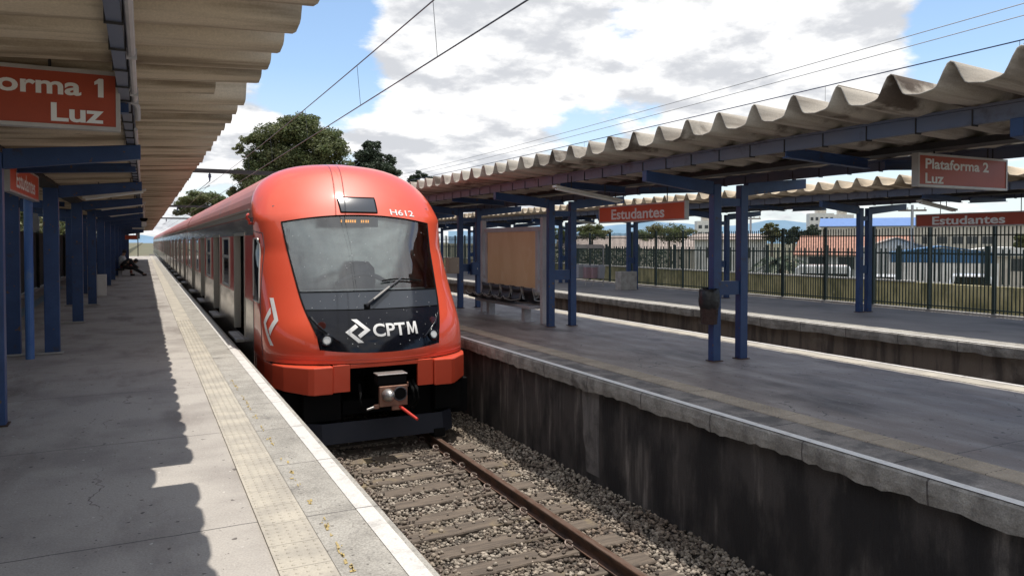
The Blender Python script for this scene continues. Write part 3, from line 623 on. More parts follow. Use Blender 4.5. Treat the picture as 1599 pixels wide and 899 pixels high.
# ------------------------------------------------------------------ fences
t = world_thing('palisade_fence', 'dark green picket fence along the back of the far platform', 'fence', (15.8, 0, 0))
pk = MB(); y = 3.0; r2 = random.Random(5)
while y < 40:
    pk.box(15.79, 15.802, y - .011, y + .011, .06, 1.88 + r2.gauss(0, .008)); y += .078
for y in np.arange(40, 90, .25): pk.box(15.79, 15.805, y - .02, y + .02, .06, 1.88)
pk.build('pickets', M['fence'], t)
b = MB()
for z in (.13, 1.70): b.box(15.81, 15.835, 3, 90, z - .014, z + .014)
b.build('fence_rail', M['fence'], t)
for y in np.arange(7.9, 90, 1.42 if True else 1): MB().box(15.815, 15.885, y - .024, y + .024, .0, 1.93).build('fence_post', M['fence'], t)
tag(MB().box(20.0, 20.2, -4, 110, -2.2, .38).build('mossy_wall', M['moss']), 'mossy yellow brown boundary wall behind the green fence', 'wall')
tag(MB().box(19.96, 20.24, 14, 110, .384, .43).build('wall_coping', M['wallcap']), 'pale coping strip along the top of the mossy wall', 'coping')
t = world_thing('picket_fence', 'lower dark picket fence standing on the mossy wall', 'fence', (20.1, 0, .43))
b = MB()
for y in np.arange(-2, 60, .17): b.box(20.09, 20.105, y - .018, y + .018, .434, 1.36)
b.build('pickets', M['fence'], t)
MB().box(20.11, 20.14, -2, 60, 1.20, 1.25).build('fence_rail', M['fence'], t)
for y in np.arange(-1, 60, 2.6): MB().box(20.10, 20.18, y - .05, y + .05, .434, 1.45).build('fence_post', M['fence'], t)
t = world_thing('boundary_fence', 'dark solid fence behind the left platform columns', 'fence', (-3.12, 0, 0))
MB().box(-3.14, -3.11, 2, 88, .10, 1.86).build('panel', M['fenceleft'], t)
for y in np.arange(4, 88, 2.2): MB().box(-3.108, -3.03, y - .04, y + .04, .0, 1.92).build('fence_post', M['fenceleft'], t)
b = MB()
b.box(-3.16, -3.02, 3, 88, .0, .085)
b.build('plinth', M['plinth'], t, bevel=.01)
tag(MB().tube([(-1.37, 11.62, 0), (-1.37, 11.62, 2.42)], .052, 14).build('blue_post', M['bluelite'], smooth=False), 'round light blue post under the small Estudantes sign', 'post')

# ------------------------------------------------------------------ the train
XT = 2.9; HW = 1.45
ZK = [-.06, .11, .36, .62, .86, 1.40, 1.92, 2.16, 2.44, 2.66, 2.77, 2.83]
YK = [9.66, 9.67, 9.75, 9.95, 10.14, 10.53, 10.92, 11.12, 11.42, 11.72, 11.98, 12.30]
def lerpk(z, zk, yk):
    if z <= zk[0]: return yk[0]
    for a in range(len(zk) - 1):
        if z <= zk[a + 1]:
            # Catmull-Rom through the knots
            p1, p2 = yk[a], yk[a + 1]; h = zk[a + 1] - zk[a]
            m1 = (yk[a + 1] - yk[max(a - 1, 0)]) / (zk[a + 1] - zk[max(a - 1, 0)]); m2 = (yk[min(a + 2, len(yk) - 1)] - yk[a]) / (zk[min(a + 2, len(yk) - 1)] - zk[a])
            u = (z - zk[a]) / h
            return (2 * u**3 - 3 * u**2 + 1) * p1 + (u**3 - 2 * u**2 + u) * h * m1 + (-2 * u**3 + 3 * u**2) * p2 + (u**3 - u**2) * h * m2
    return yk[-1]
def Yc(z): return lerpk(z, ZK, YK)
def Wd(z):
    if z <= 1.92: return HW
    q = min(1.0, (z - 1.92) / .915); return HW * max(0.0, 1 - q ** 2.5) ** (1 / 2.5)
def Yj(z): return 11.55 if z < 1.93 else 11.55 + min(1.0, (z - 1.93) / .90) ** .8 * .95
def Dp(z): return min(1.0, max(.08, Yj(z) - Yc(z)))
NX = 2.05
def F(dx, z):
    w = Wd(z); p = min(1.0, abs(dx) / w) if w > 1e-4 else 0
    return Yc(z) + Dp(z) * (1 - max(0.0, 1 - p ** NX) ** (1 / NX))
def on_nose(dx, z, off=0.0): return Vector((XT + dx, F(dx, z) - off, z + off * .6))
def hw_s(z):
    """half width of the windscreen and of the black panel below it"""
    zs = [0.0, .27, .36, .62, .86, 1.84, 1.95, 2.75]; hs = [.80, .845, .87, .955, 1.00, 1.115, 1.115, 1.12]
    return lerpk(z, zs, hs)
def frac(dx): return max(0.0, 1 - (abs(dx) / 1.1) ** 2)
# rows: (height at the side, extra height at the middle)
rows = [(-.06, 0), (.0, -.015), (.06, -.045), (.11, -.075), (.165, -.095), (.26, -.075), (.36, -.05), (.48, -.03), (.56, -.015), (.63, 0), (.70, .0), (.78, .005), (.86, .01)]
rows += [(.86 + (1.84 - .86) * i / 12, .01 + .10 * i / 12) for i in range(1, 13)]
rows += [(1.90, .105), (1.97, .10), (2.05, .09), (2.13, .08), (2.2, .075), (2.28, .07), (2.36, .06), (2.44, .05), (2.51, .04), (2.57, .03), (2.62, .025), (2.66, .02), (2.69, .015), (2.715, .01), (2.735, .005), (2.752, 0)]
rows = [(z if z <= 1.92 else 1.92 + (z - 1.92) * 1.0961, a) for z, a in rows]
R_PAN0, R_PAN1, R_LOW1, R_GL1 = 4, 9, 12, 24
NI, NO = 12, 18
cols = [(-1, NI + k) for k in range(NO, 0, -1)] + [(-1, k) for k in range(NI, 0, -1)] + [(1, 0)] + [(1, k) for k in range(1, NI + 1)] + [(1, NI + k) for k in range(1, NO + 1)]
C_L, C_R = NO, NO + 2 * NI
def nose_pt(ri, ci, off=0.0):
    zr, a = rows[ri]; s, k = cols[ci]
    h = min(hw_s(zr), Wd(zr) * .78)
    if k <= NI:
        dx = h * k / NI; z = min(zr + a * frac(dx), 2.8335)
        if Wd(z) * .999 < dx: dx = Wd(z) * .999
    else:
        q = (k - NI) / NO; z = min(zr + a * frac(h), 2.8335); w = Wd(z)
        p0 = min(.97, h / w) if w > 1e-3 else .5
        th0 = math.asin(min(1, p0 ** (NX / 2))); th = th0 + (math.pi / 2 - th0) * q
        dx = w * math.sin(th) ** (2 / NX)
    return Vector((XT + s * dx, F(dx, z) - off, z + off * .6))
def cells(r0, r1, c0, c1): return lambda i, j: r0 <= i < r1 and c0 <= j < c1
tr = world_thing('train', 'red nosed commuter train standing at the left platform, lettered CPTM', 'train', (XT, 11, -1.17))
NR, NC = len(rows), len(cols)
shell = MB()
inscr = cells(R_PAN0, R_GL1, C_L, C_R)
shell.grid(lambda i, j: nose_pt(i, j), range(NR), range(NC), keep=lambda i, j: not inscr(i, j))
# flanks and roof of the cab running back to the joint
for s in (0, NC - 1):
    def flank(i, q):
        p = nose_pt(i, s); z = p.z; yj = max(Yj(z), p.y + .01); return Vector((p.x, p.y + (yj - p.y) * q, z))
    shell.grid(flank, range(NR), [0, .5, 1])
rear = [nose_pt(i, 0) for i in range(NR)]
shell.grid(lambda i, q: Vector((XT + (nose_pt(i, 0).x - XT) * (1 - 2 * q), max(Yj(nose_pt(i, 0).z), nose_pt(i, 0).y + .01), nose_pt(i, 0).z)), range(24, NR), [k / 12 for k in range(13)])
cab = shell.build('cab_shell', M['red'], tr, smooth=True, clean=True)
# roof seam line and cab door joints as thin grooves
seam = MB()
def side_pt(y, z, off=.003):
    """left flank of the cab at distance y along the track"""
    if y >= Yc(z) + Dp(z): return Vector((XT - HW - off, y, z))
    q = min(1.0, max(.06, (y - Yc(z)) / Dp(z))); y = Yc(z) + q * Dp(z); p = (1 - (1 - q) ** NX) ** (1 / NX); return Vector((XT - Wd(z) * p - off, y - off * .4, z))
for y0, z0, y1, z1 in ((11.53, -.05, 11.53, 1.72), (10.62, .0, 11.25, 1.68), (11.25, 1.68, 11.53, 1.72)):
    n = 16; seam.tube([side_pt(y0 + (y1 - y0) * k / n, z0 + (z1 - z0) * k / n, .001) for k in range(n + 1)], .006, 5)
seam.build('door_seam', M['cabdark'], cab)
def wedge(z, f): n_ = 10.92 + (z - .70) / .90 * .39; return n_ + (11.47 - n_) * f
m = MB(); zs_ = [.70 + .90 * k / 12 for k in range(13)]
m.grid(lambda f, z: side_pt(wedge(z, f), z, .008), [0, .25, .5, .75, 1], zs_); m.build('cab_side_window', M['darkglass'], cab, smooth=True)
m = MB(); m.tube([side_pt(wedge(z, 0), z, .010) for z in zs_] + [side_pt(wedge(1.60, f), 1.60, .010) for f in (.3, .6, 1)] + [side_pt(wedge(z, 1), z, .010) for z in zs_[::-1]] + [side_pt(wedge(.70, f), .70, .010) for f in (.6, .3, 0)], .013, 6)
m.build('cab_window_frame', M['alu'], cab, smooth=True)
m = MB(); m.tube([Vector((XT - HW + .02, 11.66, 1.83)), Vector((XT - HW - .05, 11.58, 1.83)), Vector((XT - HW - .06, 11.55, 1.88))] + [Vector((XT - HW - .06 - .03 * math.sin(a), 11.55 - .02 * math.sin(a), 1.88 + .04 - .04 * math.cos(a))) for a in [k * math.pi / 6 for k in range(1, 7)]], .020, 8); m.build('cab_camera', M['redband'], cab, smooth=True)

# windscreen, lower tinted strip, black panel
m = MB().grid(lambda i, j: nose_pt(i, j, -.002), range(NR), range(NC), keep=cells(R_LOW1, R_GL1, C_L, C_R)); ws = m.build('windscreen', M['screen'], tr, smooth=True, clean=True)
m = MB().grid(lambda i, j: nose_pt(i, j, -.002), range(NR), range(NC), keep=cells(R_PAN1, R_LOW1, C_L, C_R)); m.build('lower_screen', M['screenlow'], tr, smooth=True, clean=True)
m = MB().grid(lambda i, j: nose_pt(i, j, .0), range(NR), range(NC), keep=cells(R_PAN0, R_PAN1, C_L, C_R)); panel = m.build('front_panel', M['black'], tr, smooth=True, clean=True)
# rubber seal around the glass
seal = MB()
loop = [nose_pt(i, C_L, .002) for i in range(R_PAN0, R_GL1 + 1)] + [nose_pt(R_GL1, j, .002) for j in range(C_L, C_R + 1)] + [nose_pt(i, C_R, .002) for i in range(R_GL1, R_PAN0 - 1, -1)]
seal.tube(loop, .011, 6); seal.tube([nose_pt(R_LOW1, j, .002) for j in range(C_L, C_R + 1)], .007, 5); seal.tube([nose_pt(R_PAN1, j, .002) for j in range(C_L, C_R + 1)], .006, 5)
seal.build('screen_seal', M['blackm'], ws, smooth=True)
# cab interior seen through the glass
m = MB(); m.box(XT - 1.22, XT + 1.22, 11.95, 12.0, .5, 2.1).build('cab_rear_wall', M['cabwall'], tr)
m = MB(); m.box(XT - 1.1, XT + 1.1, 10.9, 12.0, .45, .50); m.box(XT - 1.28, XT - 1.25, 11.60, 12.0, .5, 1.75); m.box(XT + 1.25, XT + 1.28, 11.60, 12.0, .5, 1.75); m.box(XT - 1.2, XT + 1.2, 11.35, 12.0, 2.06, 2.09)
m.hexa([(XT - .90, 10.36, .78), (XT + .90, 10.36, .78), (XT + .95, 10.8, .78), (XT - .95, 10.8, .78)], [(XT - .90, 10.36, .80), (XT + .90, 10.36, .80), (XT + .95, 10.8, .86), (XT - .95, 10.8, .86)])
m.build('cab_lining', mat('cab_desk_grey', (.34, .36, .36), .6), tr)
m = MB(); m.box(XT - .12, XT + .55, 11.90, 11.945, .5, 1.72); m.box(XT - .62, XT - .42, 11.88, 11.945, .5, 1.70); m.build('cab_door', M['cabblue'], tr, bevel=.02)
m = MB()
m.tube([(XT + .10, 11.30, z) for z in (.75, .95, 1.15, 1.25)], [.20, .23, .21, .12], 14); m.build('driver_seat', M['cabdark'], tr, smooth=True)
m = MB(); n = 13
m.tube([(XT - .40 + .8 * k / 12, 10.80, .93 + .15 * math.sin(math.pi * k / 12)) for k in range(n)], .035, 8); m.build('instrument_hood', M['cabdark'], tr, smooth=True)
m = MB(); m.box(XT - .45, XT + .32, 11.10, 11.16, 1.78, 1.92).build('destination_box', M['cabdark'], tr)
m = MB()
r2 = random.Random(2)
for k in range(16):
    if r2.random() < .8: m.box(XT - .32 + k * .034, XT - .32 + k * .034 + r2.uniform(.012, .026), 11.085, 11.094, 1.845, 1.885)
m.build('destination_display', M['led'], tr)
m = MB()
for x0, x1, z0, z1 in ((-1.02, -.98, .95, 1.75),): m.box(XT + x0, XT + x1, 11.2, 11.24, z0, z1)
m.build('cab_handrail', M['alu'], tr)
# equipment window above the screen
def patch(name, quad, off, mt, parent, n=8):
    m = MB()
    def f(u, v):
        a = Vector(quad[0]).lerp(Vector(quad[1]), u); b_ = Vector(quad[3]).lerp(Vector(quad[2]), u); q = a.lerp(b_, v); return on_nose(q.x, q.y, off)
    us = [k / n for k in range(n + 1)]; m.grid(f, us, us); return m.build(name, mt, parent, smooth=True)
def outline(quad, off, r, mb, n=8):
    pts = []
    for a in range(4):
        p, q = Vector(quad[a]), Vector(quad[(a + 1) % 4])
        for k in range(n): w = p.lerp(q, k / n); pts.append(on_nose(w.x, w.y, off))
    mb.tube(pts + pts[:1], r, 6)
Q = [(-.275, 1.995), (.275, 1.995), (.285, 2.225), (-.285, 2.225)]
up = patch('roof_camera_window', Q, .006, M['screenlow'], cab); m = MB(); outline(Q, .004, .012, m); m.build('window_seal', M['blackm'], up)
def nose_text(name, txt, ch, dx0, z0, wid, mt, parent, bold, off=.007, rise=0.0, extra=()):
    v, f = text_mesh(txt, ch, bold); k = wid / v[:, 0].max(); bm = bmesh.new(); vs = [bm.verts.new((q[0] * k, q[1], 0)) for q in v]
    for fc in f:
        try: bm.faces.new([vs[i] for i in fc])
        except ValueError: pass
    for poly in extra: bmesh.ops.triangulate(bm, faces=[bm.faces.new([bm.verts.new((x, y, 0)) for x, y in poly])])
    wid = max(q.co.x for q in bm.verts)
    for i in range(1, 14): bmesh.ops.bisect_plane(bm, geom=bm.verts[:] + bm.edges[:] + bm.faces[:], plane_co=(0, ch * i / 14, 0), plane_no=(0, 1, 0))
    for i in range(1, 16): bmesh.ops.bisect_plane(bm, geom=bm.verts[:] + bm.edges[:] + bm.faces[:], plane_co=(wid * i / 16, 0, 0), plane_no=(1, 0, 0))
    bm.verts.index_update(); m = MB(); m.add([on_nose(dx0 + q.co.x, z0 + q.co.y + rise * q.co.x, off) for q in bm.verts], [[q.index for q in fc.verts] for fc in bm.faces]); bm.free()
    return m.build(name, mt, parent)
MGL = ([(0, 0), (.05, 1), (.27, 1), (.475, .36), (.68, 1), (.90, 1), (.95, 0), (.75, 0), (.72, .66), (.545, .10), (.405, .10), (.23, .66), (.20, 0)], 3.16)
nose_text('operator_lettering', 'CPT', .165, -.145, .280, .46, M['whitedecal'], panel, .022, extra=[[(.485 + x * .165, y * .165) for x, y in MGL[0]]])
nose_text('unit_number', 'H612', .092, .49, 1.965, .40, M['whitedecal'], cab, .014, rise=-.05)
# operator emblem: two bent arrows making a diamond
EMB = [[(-.5, -.03), (-.06, .30), (.03, .17), (-.27, -.05)], [(-.5, -.03), (-.27, -.05), (.20, -.5), (-.03, -.5)]]
EMB += [[(-x, -y) for x, y in q] for q in EMB]
def emblem(fn):
    m = MB(); us = [k / 8 for k in range(9)]
    for q in EMB:
        A_, B_, C_, D_ = [Vector(c) for c in q]; m.grid(lambda u, v: fn(*(A_.lerp(B_, u).lerp(D_.lerp(C_, u), v))), us, us)
    return m
emblem(lambda x, y: on_nose(-.345 + x * .33, .355 + y * .30, .007)).build('operator_emblem', M['whitedecal'], panel)
emblem(lambda x, y: side_pt(10.49 - x * .29 + .45 * y * .60, .47 + y * .62, .008)).build('operator_emblem', M['whitedecal'], cab)
m = MB()
m.tube([nose_pt(1, j, -.001) for j in range(8, NC - 8)], .005, 5); m.build('panel_joint', M['redband'], cab)
m = MB(); r2 = random.Random(12)
for k in range(110):
    z = r2.uniform(.15, 1.8); dx_ = r2.uniform(-.95, .95) * hw_s(z); q = r2.uniform(.002, .006); c = on_nose(dx_, z, .006)
    m.face([c + Vector((q * math.cos(a) * r2.uniform(.5, 1.2), .3 * q * math.sin(a), q * math.sin(a) * r2.uniform(.6, 1.6))) for a in [j * math.pi / 3 for j in range(6)]])
tag(m.build('insect_marks', M['whitedecal'], ws), kind='stuff')
# lamps on the black panel
for s in (-1, 1):
    c = on_nose(s * .745, .245, .012); 
    nrm = Vector((s * .25, -.95, .22)).normalized()
    m = MB(); m.tube([c - nrm * .02, c + nrm * .012, c + nrm * .020], [.056, .056, .044], 20); h = m.build('headlight', M['headlight'], panel, smooth=False)
    m = MB(); ax = nrm.cross(Vector((0, 0, 1))).normalized(); ay = ax.cross(nrm)
    m.tube([c + nrm * .012 + (ax * math.cos(a) + ay * math.sin(a)) * .068 for a in [k * 2 * math.pi / 20 for k in range(21)]], .014, 6); m.build('headlight_rim', M['black'], h, smooth=True)
    c2_ = on_nose(s * .79, .43, .006)
    m = MB(); m.tube([c2_ - nrm * .01, c2_ + nrm * .008], [.058, .052], 18); tl = m.build('tail_light', M['redlens'], panel)
    m = MB(); pts = [on_nose(s * (.915 - .10 * math.sin(k * math.pi / 20) - .23 * (k / 10) ** 2), .55 - .33 * k / 10, .012) for k in range(11)]
    m.tube(pts, .012, 6); m.build('lamp_hood', M['black'], panel, smooth=True)
# wiper
m = MB(); a0 = on_nose(-.13, .70, .03); a1 = on_nose(.42, 1.01, .045); m.tube([on_nose(-.17, .66, .01), a0, a1], [.030, .020, .012], 8); wp = m.build('wiper_arm', M['cabdark'], tr, smooth=True)
m = MB(); m.tube([a0 + Vector((.06, -.012, .045)), a0.lerp(a1, .6) + Vector((0, -.015, .012))], .014, 6); m.build('arm_cover', M['alu'], wp)
m = MB(); m.tube([on_nose(.12 + .62 * k / 8, .985 + .02 * math.sin(k * .5), .028) for k in range(9)], .013, 6); m.build('wiper_blade', M['blackm'], wp)
m = MB(); m.box(XT - .20, XT - .12, 9.96, 10.03, .60, .70); m.build('wiper_pivot', M['blackm'], wp, bevel=.01)

# bumper, cavity, coupler, plough
for s in (-1, 1):
    PL = [(.70, 9.66), (.95, 9.65), (1.02, 9.69), (1.28, 10.00), (1.38, 10.25), (1.43, 10.62), (1.43, 11.5), (1.25, 11.5), (.70, 9.95)]
    zt = -.075
    def zb(a): return -.44 + max(0, a - 1.0) * .10
    bp = MB()
    lo = [(XT + s * a, y, zb(a)) for a, y in PL]; hi = [(XT + s * a, y, zt) for a, y in PL]; n = len(PL)
    bp.add(lo + hi, [tuple(range(n)), tuple(range(n, 2 * n))] + [(i, (i + 1) % n, n + (i + 1) % n, n + i) for i in range(n)])
    bump = bp.build('bumper', M['red'], tr, clean=True, bevel=.018)
m = MB(); y = 9.70
m.box(XT - .695, XT - .47, y, y + .05, -.43, -.07).box(XT + .47, XT + .695, y, y + .05, -.43, -.07).box(XT - .47, XT + .47, y, y + .05, -.125, -.07); m.build('opening_frame', M['red'], bump, bevel=.008)
m = MB(); m.box(XT - 1.40, XT + 1.40, 10.3, 11.1, -.068, -.058); m.box(XT - .69, XT + .69, 10.5, 10.55, -.9, -.07); m.box(XT - 1.38, XT - .5, 10.1, 11.2, -.95, -.46); m.box(XT + .5, XT + 1.38, 10.1, 11.2, -.95, -.46)
m.box(XT - .5, XT + .5, 10.0, 10.5, -.80, -.62); m.build('underframe', M['blackm'], tr)
m = MB(); PLW = [(-1.16, 10.3), (-1.02, 9.80), (-.84, 9.68), (.84, 9.68), (1.02, 9.80), (1.16, 10.3)]
for (xa, ya), (xb, yb) in zip(PLW, PLW[1:]): m.hexa([(XT + xa, ya, -1.10), (XT + xb, yb, -1.10), (XT + xb * .98, yb + .03, -1.10), (XT + xa * .98, ya + .03, -1.10)], [(XT + xa, ya + .06, -.84), (XT + xb, yb + .06, -.84), (XT + xb * .98, yb + .09, -.84), (XT + xa * .98, ya + .09, -.84)])
plw = m.build('plough', M['navy'], tr)
MB().box(XT - 1.05, XT - .55, 9.86, 10.2, -.84, -.46).build('plough_bracket', M['blackm'], plw, bevel=.02); MB().box(XT + .80, XT + 1.2, 9.90, 10.3, -.84, -.46).build('plough_bracket', M['blackm'], plw, bevel=.02)
cp = MB(); cx = XT + .02
cp.box(cx - .20, cx + .20, 9.42, 9.60, -.335, -.20).build; 
coup = cp.build('coupler', M['blackm'], tr, bevel=.02)
m = MB(); m.box(cx - .205, cx + .205, 9.40, 9.62, -.198, -.184); m.build('coupler_cover', M['coupmetal'], coup, bevel=.012)
m = MB(); m.box(cx - .19, cx + .19, 9.36, 9.42, -.60, -.335); m.box(cx - .26, cx - .19, 9.37, 9.41, -.62, -.565); m.box(cx - .02, cx + .10, 9.37, 9.41, -.66, -.60); m.box(cx + .19, cx + .205, 9.36, 9.40, -.36, -.30); m.build('coupler_face', M['rustplate'], coup, bevel=.008)
m = MB(); m.box(cx - .10, cx + .10, 9.42, 10.4, -.58, -.36); m.build('drawbar', M['blackm'], coup)
for s_, dx_ in ((-1, .33), (1, .36), (1, .42)):
    x_ = XT + s_ * dx_; MB().tube([(x_, 9.78, -.36), (x_ + s_ * .02, 9.64, -.46), (x_ + s_ * .03, 9.60, -.60), (x_ - s_ * .04, 9.66, -.72), (x_ - s_ * .16, 9.78, -.70)], .020, 8).build('air_hose', M['blackm'], coup, smooth=True)
m = MB(); m.tube([(cx - .085, 9.36, -.445), (cx - .085, 9.30, -.445), (cx - .085, 9.22, -.435), (cx - .085, 9.20, -.435)], [.082, .080, .050, .02], 16); m.build('coupler_cone', M['coupmetal'], coup, smooth=True)
m = MB(); m.tube([(cx + .085, 9.352, -.445), (cx + .085, 9.365, -.445)], [.085, .085], 20); m.build('coupler_socket', M['blackm'], coup)
m = MB(); m.tube([(cx + .085 + .088 * math.cos(a), 9.355, -.445 + .088 * math.sin(a)) for a in [k * math.pi / 10 for k in range(21)]], .010, 6); m.build('socket_rim', M['cabdark'], coup)
m = MB(); m.tube([(cx - .26, 9.39, -.60), (cx - .36, 9.36, -.615)], [.016, .013], 8); m.build('side_pin', M['coupmetal'], coup)
m = MB(); m.tube([(cx + .09, 9.38, -.62), (cx + .20, 9.0, -.72)], [.022, .018], 10); m.build('red_handle', M['redrod'], coup)
for s in (-1, 1):
    b = MB(); b.tube([(XT + s * .80, 10.9 + .40 * math.cos(a) , -.78 + .40 * math.sin(a)) for a in [k * math.pi / 12 for k in range(25)]], .05, 6); b.box(XT + s * .80 - .04, XT + s * .80 + .04, 10.55, 11.25, -1.12, -.46); b.build('wheel', M['dark'], tr)
MB().box(XT + .70, XT + .86, 9.66, 9.95, -1.165, -1.05).build('guard_iron', M['blackm'], plw, bevel=.01)

# cars
Y0C = 11.55; LC = 18.5; PC = 18.9
DOORS = [1.80, 6.18, 10.56, 14.94]          # middle of each doorway from the front of the car
WINS = [3.99, 8.37, 12.75, 17.1]
DW = .72; DT = 1.655; DB = .02
def car_section(z): return Wd(z) if z > 1.92 else HW
ZR = [1.92 + .0 + (2.833 - 1.92) * math.sin(k * math.pi / 24) for k in range(13)]
def make_door(parent, y, s, ex):
    """doorway on the side s (-1 left) of the car: frame, one leaf drawn across, dark interior"""
    x = XT + s * HW; b = MB(); o = -s
    def bx(mb, d0, d1, y0, y1, z0, z1): mb.box(x + o * d0, x + o * d1, y0, y1, z0, z1)
    b.mat(0); bx(b, -.012, .10, y - DW - .05, y - DW, DB, DT + .05); bx(b, -.012, .10, y + DW, y + DW + .05, DB, DT + .05); bx(b, -.012, .10, y - DW, y + DW, DT, DT + .05)
    b.mat(3); bx(b, .12, .15, y - DW, y - .05, DB + .9, DT); b.mat(1); bx(b, .12, .15, y - DW, y - .05, DB, DB + .898)
    b.mat(2); bx(b, .112, .119, y - DW + .16, y - .20, .72, 1.52)
    b.mat(0); bx(b, .105, .118, y - DW + .13, y - DW + .16, .69, 1.55); bx(b, .105, .118, y - .20, y - .17, .69, 1.55); bx(b, .105, .118, y - DW + .16, y - .20, 1.52, 1.55); bx(b, .105, .118, y - DW + .16, y - .20, .69, .72)
    b.mat(1); bx(b, .16, .19, y + .52, y + DW, DB, DT)
    b.mat(4); bx(b, .50, .53, y - DW - .3, y + DW + .3, DB, DT + .1); bx(b, .13, .50, y - DW, y + DW, DT, DT + .03)  # black panel put in for the shade inside the car
    return b.build('door', [M['steeldull'], M['steel'], M['darkglass'], M['redband'], M['blackm']], parent)
def make_window(parent, y, s, w=.62):
    x = XT + s * HW; b = MB(); o = -s
    def bx(d0, d1, y0, y1, z0, z1): b.box(x + o * d0, x + o * d1, y0, y1, z0, z1)
    z0, z1, zm = .74, 1.60, 1.27
    b.mat(1); bx(-.006, .004, y - w, y + w, z0, z1)
    b.mat(0); f = .045
    bx(-.022, .002, y - w - f, y - w, z0 - f, z1 + f); bx(-.022, .002, y + w, y + w + f, z0 - f, z1 + f); bx(-.022, .002, y - w, y + w, z1, z1 + f); bx(-.022, .002, y - w, y + w, z0 - f, z0); bx(-.020, .002, y - w, y + w, zm - .025, zm + .025)
    return b.build('window', [M['alu'], M['darkglass']], parent)
def make_car(y0, first=False):
    y1 = y0 + LC; ds = [y0 + d - (.0 if first else .0) for d in DOORS]; wn = [y0 + d for d in WINS if y0 + d + .8 < y1]
    b = MB()
    for s in (-1, 1):
        x = XT + s * HW; e = [y0] + [q for d in ds for q in (d - DW, d + DW)] + [y1]
        for k in range(0, len(e), 2):
            b.mat(0).grid(lambda y, z: (x, y, z), [e[k], e[k + 1]], [-.28, .02, .66]); b.mat(1).grid(lambda y, z: (x, y, z), [e[k], e[k + 1]], [.66, 1.655]); b.mat(0).grid(lambda y, z: (x, y, z), [e[k], e[k + 1]], [1.655, 1.92])
        for d in ds: b.grid(lambda y, z: (x, y, z), [d - DW, d + DW], [1.655, 1.92]); b.grid(lambda y, z: (x, y, z), [d - DW, d + DW], [-.28, .02])
    for yy in (y0 + .001, y1):
        b.face([(XT - HW, yy, -.28), (XT + HW, yy, -.28), (XT + HW, yy, 1.92), (XT - HW, yy, 1.92)])
    b.box(XT - HW, XT + HW, y0, y1, -.30, -.28)
    body = b.build('car_body', [M['steel'], M['redband']], tr)
    r_ = MB(); prof_ = [(-Wd(z), z) for z in ZR] + [(Wd(z), z) for z in ZR[::-1][1:]]
    ya = y0
    prof_ = [(a * .997, c - .002) for a, c in prof_]
    r_.grid(lambda k, q: (XT + prof_[k][0], (max(y0, Yj(prof_[k][1]) - .06) if first else y0) if q == 0 else y1, prof_[k][1]), range(len(prof_)), [0, 1])
    for yy in ((y1,) if first else (ya, y1)): r_.face([(XT + a, yy, c) for a, c in prof_])
    roof = r_.build('roof', M['redroof'], body, smooth=False)
    m = MB()
    for s in (-1, 1):
        x = XT + s * HW; m.box(x - .004 if s < 0 else x, x if s < 0 else x + .004, ya + (.35 if first else 0), y1, 1.94, 2.02); m.tube([(x + s * .012, ya + (.4 if first else 0), 2.045), (x + s * .012, y1, 2.045)], .018, 5)
    m.build('rain_gutter', M['steeldull'], body)
    for s in (-1, 1):
        for d in ds: make_door(body, d, s, 0)
        for w in wn: make_window(body, w, s)
    for d in ds:
        for s in (-1, 1):
            x = XT + s * HW; m = MB(); a = x + s * .13
            m.box(min(x, a), max(x, a), d - .62, d + .62, -.075, -.035)
            for k in range(3): c = x + s * (.03 + k * .04); m.box(c - .008, c + .008, d - .61, d + .61, -.035, -.029)
            m.build('door_step', M['step'], body)
    u = MB(); u.box(XT - 1.2, XT + 1.2, y0 + 1, y1 - 1, -.95, -.30); u.build('underfloor', M['blackm'], body)
    return body
car1 = make_car(Y0C, True)
car2 = make_car(Y0C + PC)
for k in range(1, 7):
    if k > 1: c = copy_tree(car2, tr); c.location = car2.location + Vector((0, PC * (k - 1), 0))
    MB().box(XT - 1.2, XT + 1.2, Y0C + PC * k - .4, Y0C + PC * k + .0, -.2, 2.4).build('gangway', M['blackm'], tr)

# ------------------------------------------------------------------ bench, billboard, bins and boxes on the middle platform
bn = world_thing('platform_bench', 'long bench of black plastic bucket seats under the orange billboard', 'bench', (6.62, 13.4, 0))
b = MB(); b.box(6.50, 6.80, 12.35, 14.85, .28, .335); b.build('beam', M['bench'], bn, bevel=.006)
for y in (12.75, 14.40): MB().box(6.58, 6.72, y - .07, y + .07, .01, .278).build('leg', M['bench'], bn); MB().box(6.50, 6.80, y - .10, y + .10, .0042, .012).build('foot_plate', M['bench'], bn)
def bucket(yc, s):
    """bucket seat facing -x for s = -1"""
    m = MB(); prof_ = [(.42, .45), (.39, .395), (.26, .36), (.12, .365), (.05, .42), (.02, .55), (.0, .66)]
    def f(k, v):
        d, z = prof_[k]; q = abs(v) ** 3; return (6.65 + s * (d - .02), yc + v * .19, z + q * (.055 if k < 4 else .02))
    m.grid(f, range(len(prof_)), [-1, -.9, -.75, -.4, 0, .4, .75, .9, 1]); o = m.build('seat', M['seat'], bn, smooth=True, solid=.022)
    m = MB(); pts = [Vector(f(k, -1)) for k in range(6, -1, -1)] + [Vector(f(0, v)) for v in (-.9, -.4, 0, .4, .9)] + [Vector(f(k, 1)) for k in range(7)]
    m.tube(pts, .012, 5); m.build('seat_rim', M['seatedge'], o, smooth=True)
for k in range(5):
    if k: bucket(12.66 + k * .49, -1)
    bucket(12.66 + k * .49, 1)
bb = world_thing('billboard', 'bare orange brown advertising board between two grey posts behind the black seats', 'billboard', (6.75, 13.6, 0))
for y in (12.22, 14.98): MB().box(6.69, 6.79, y - .05, y + .05, .0042, 2.02).build('post', M['postgrey'], bb, bevel=.008)
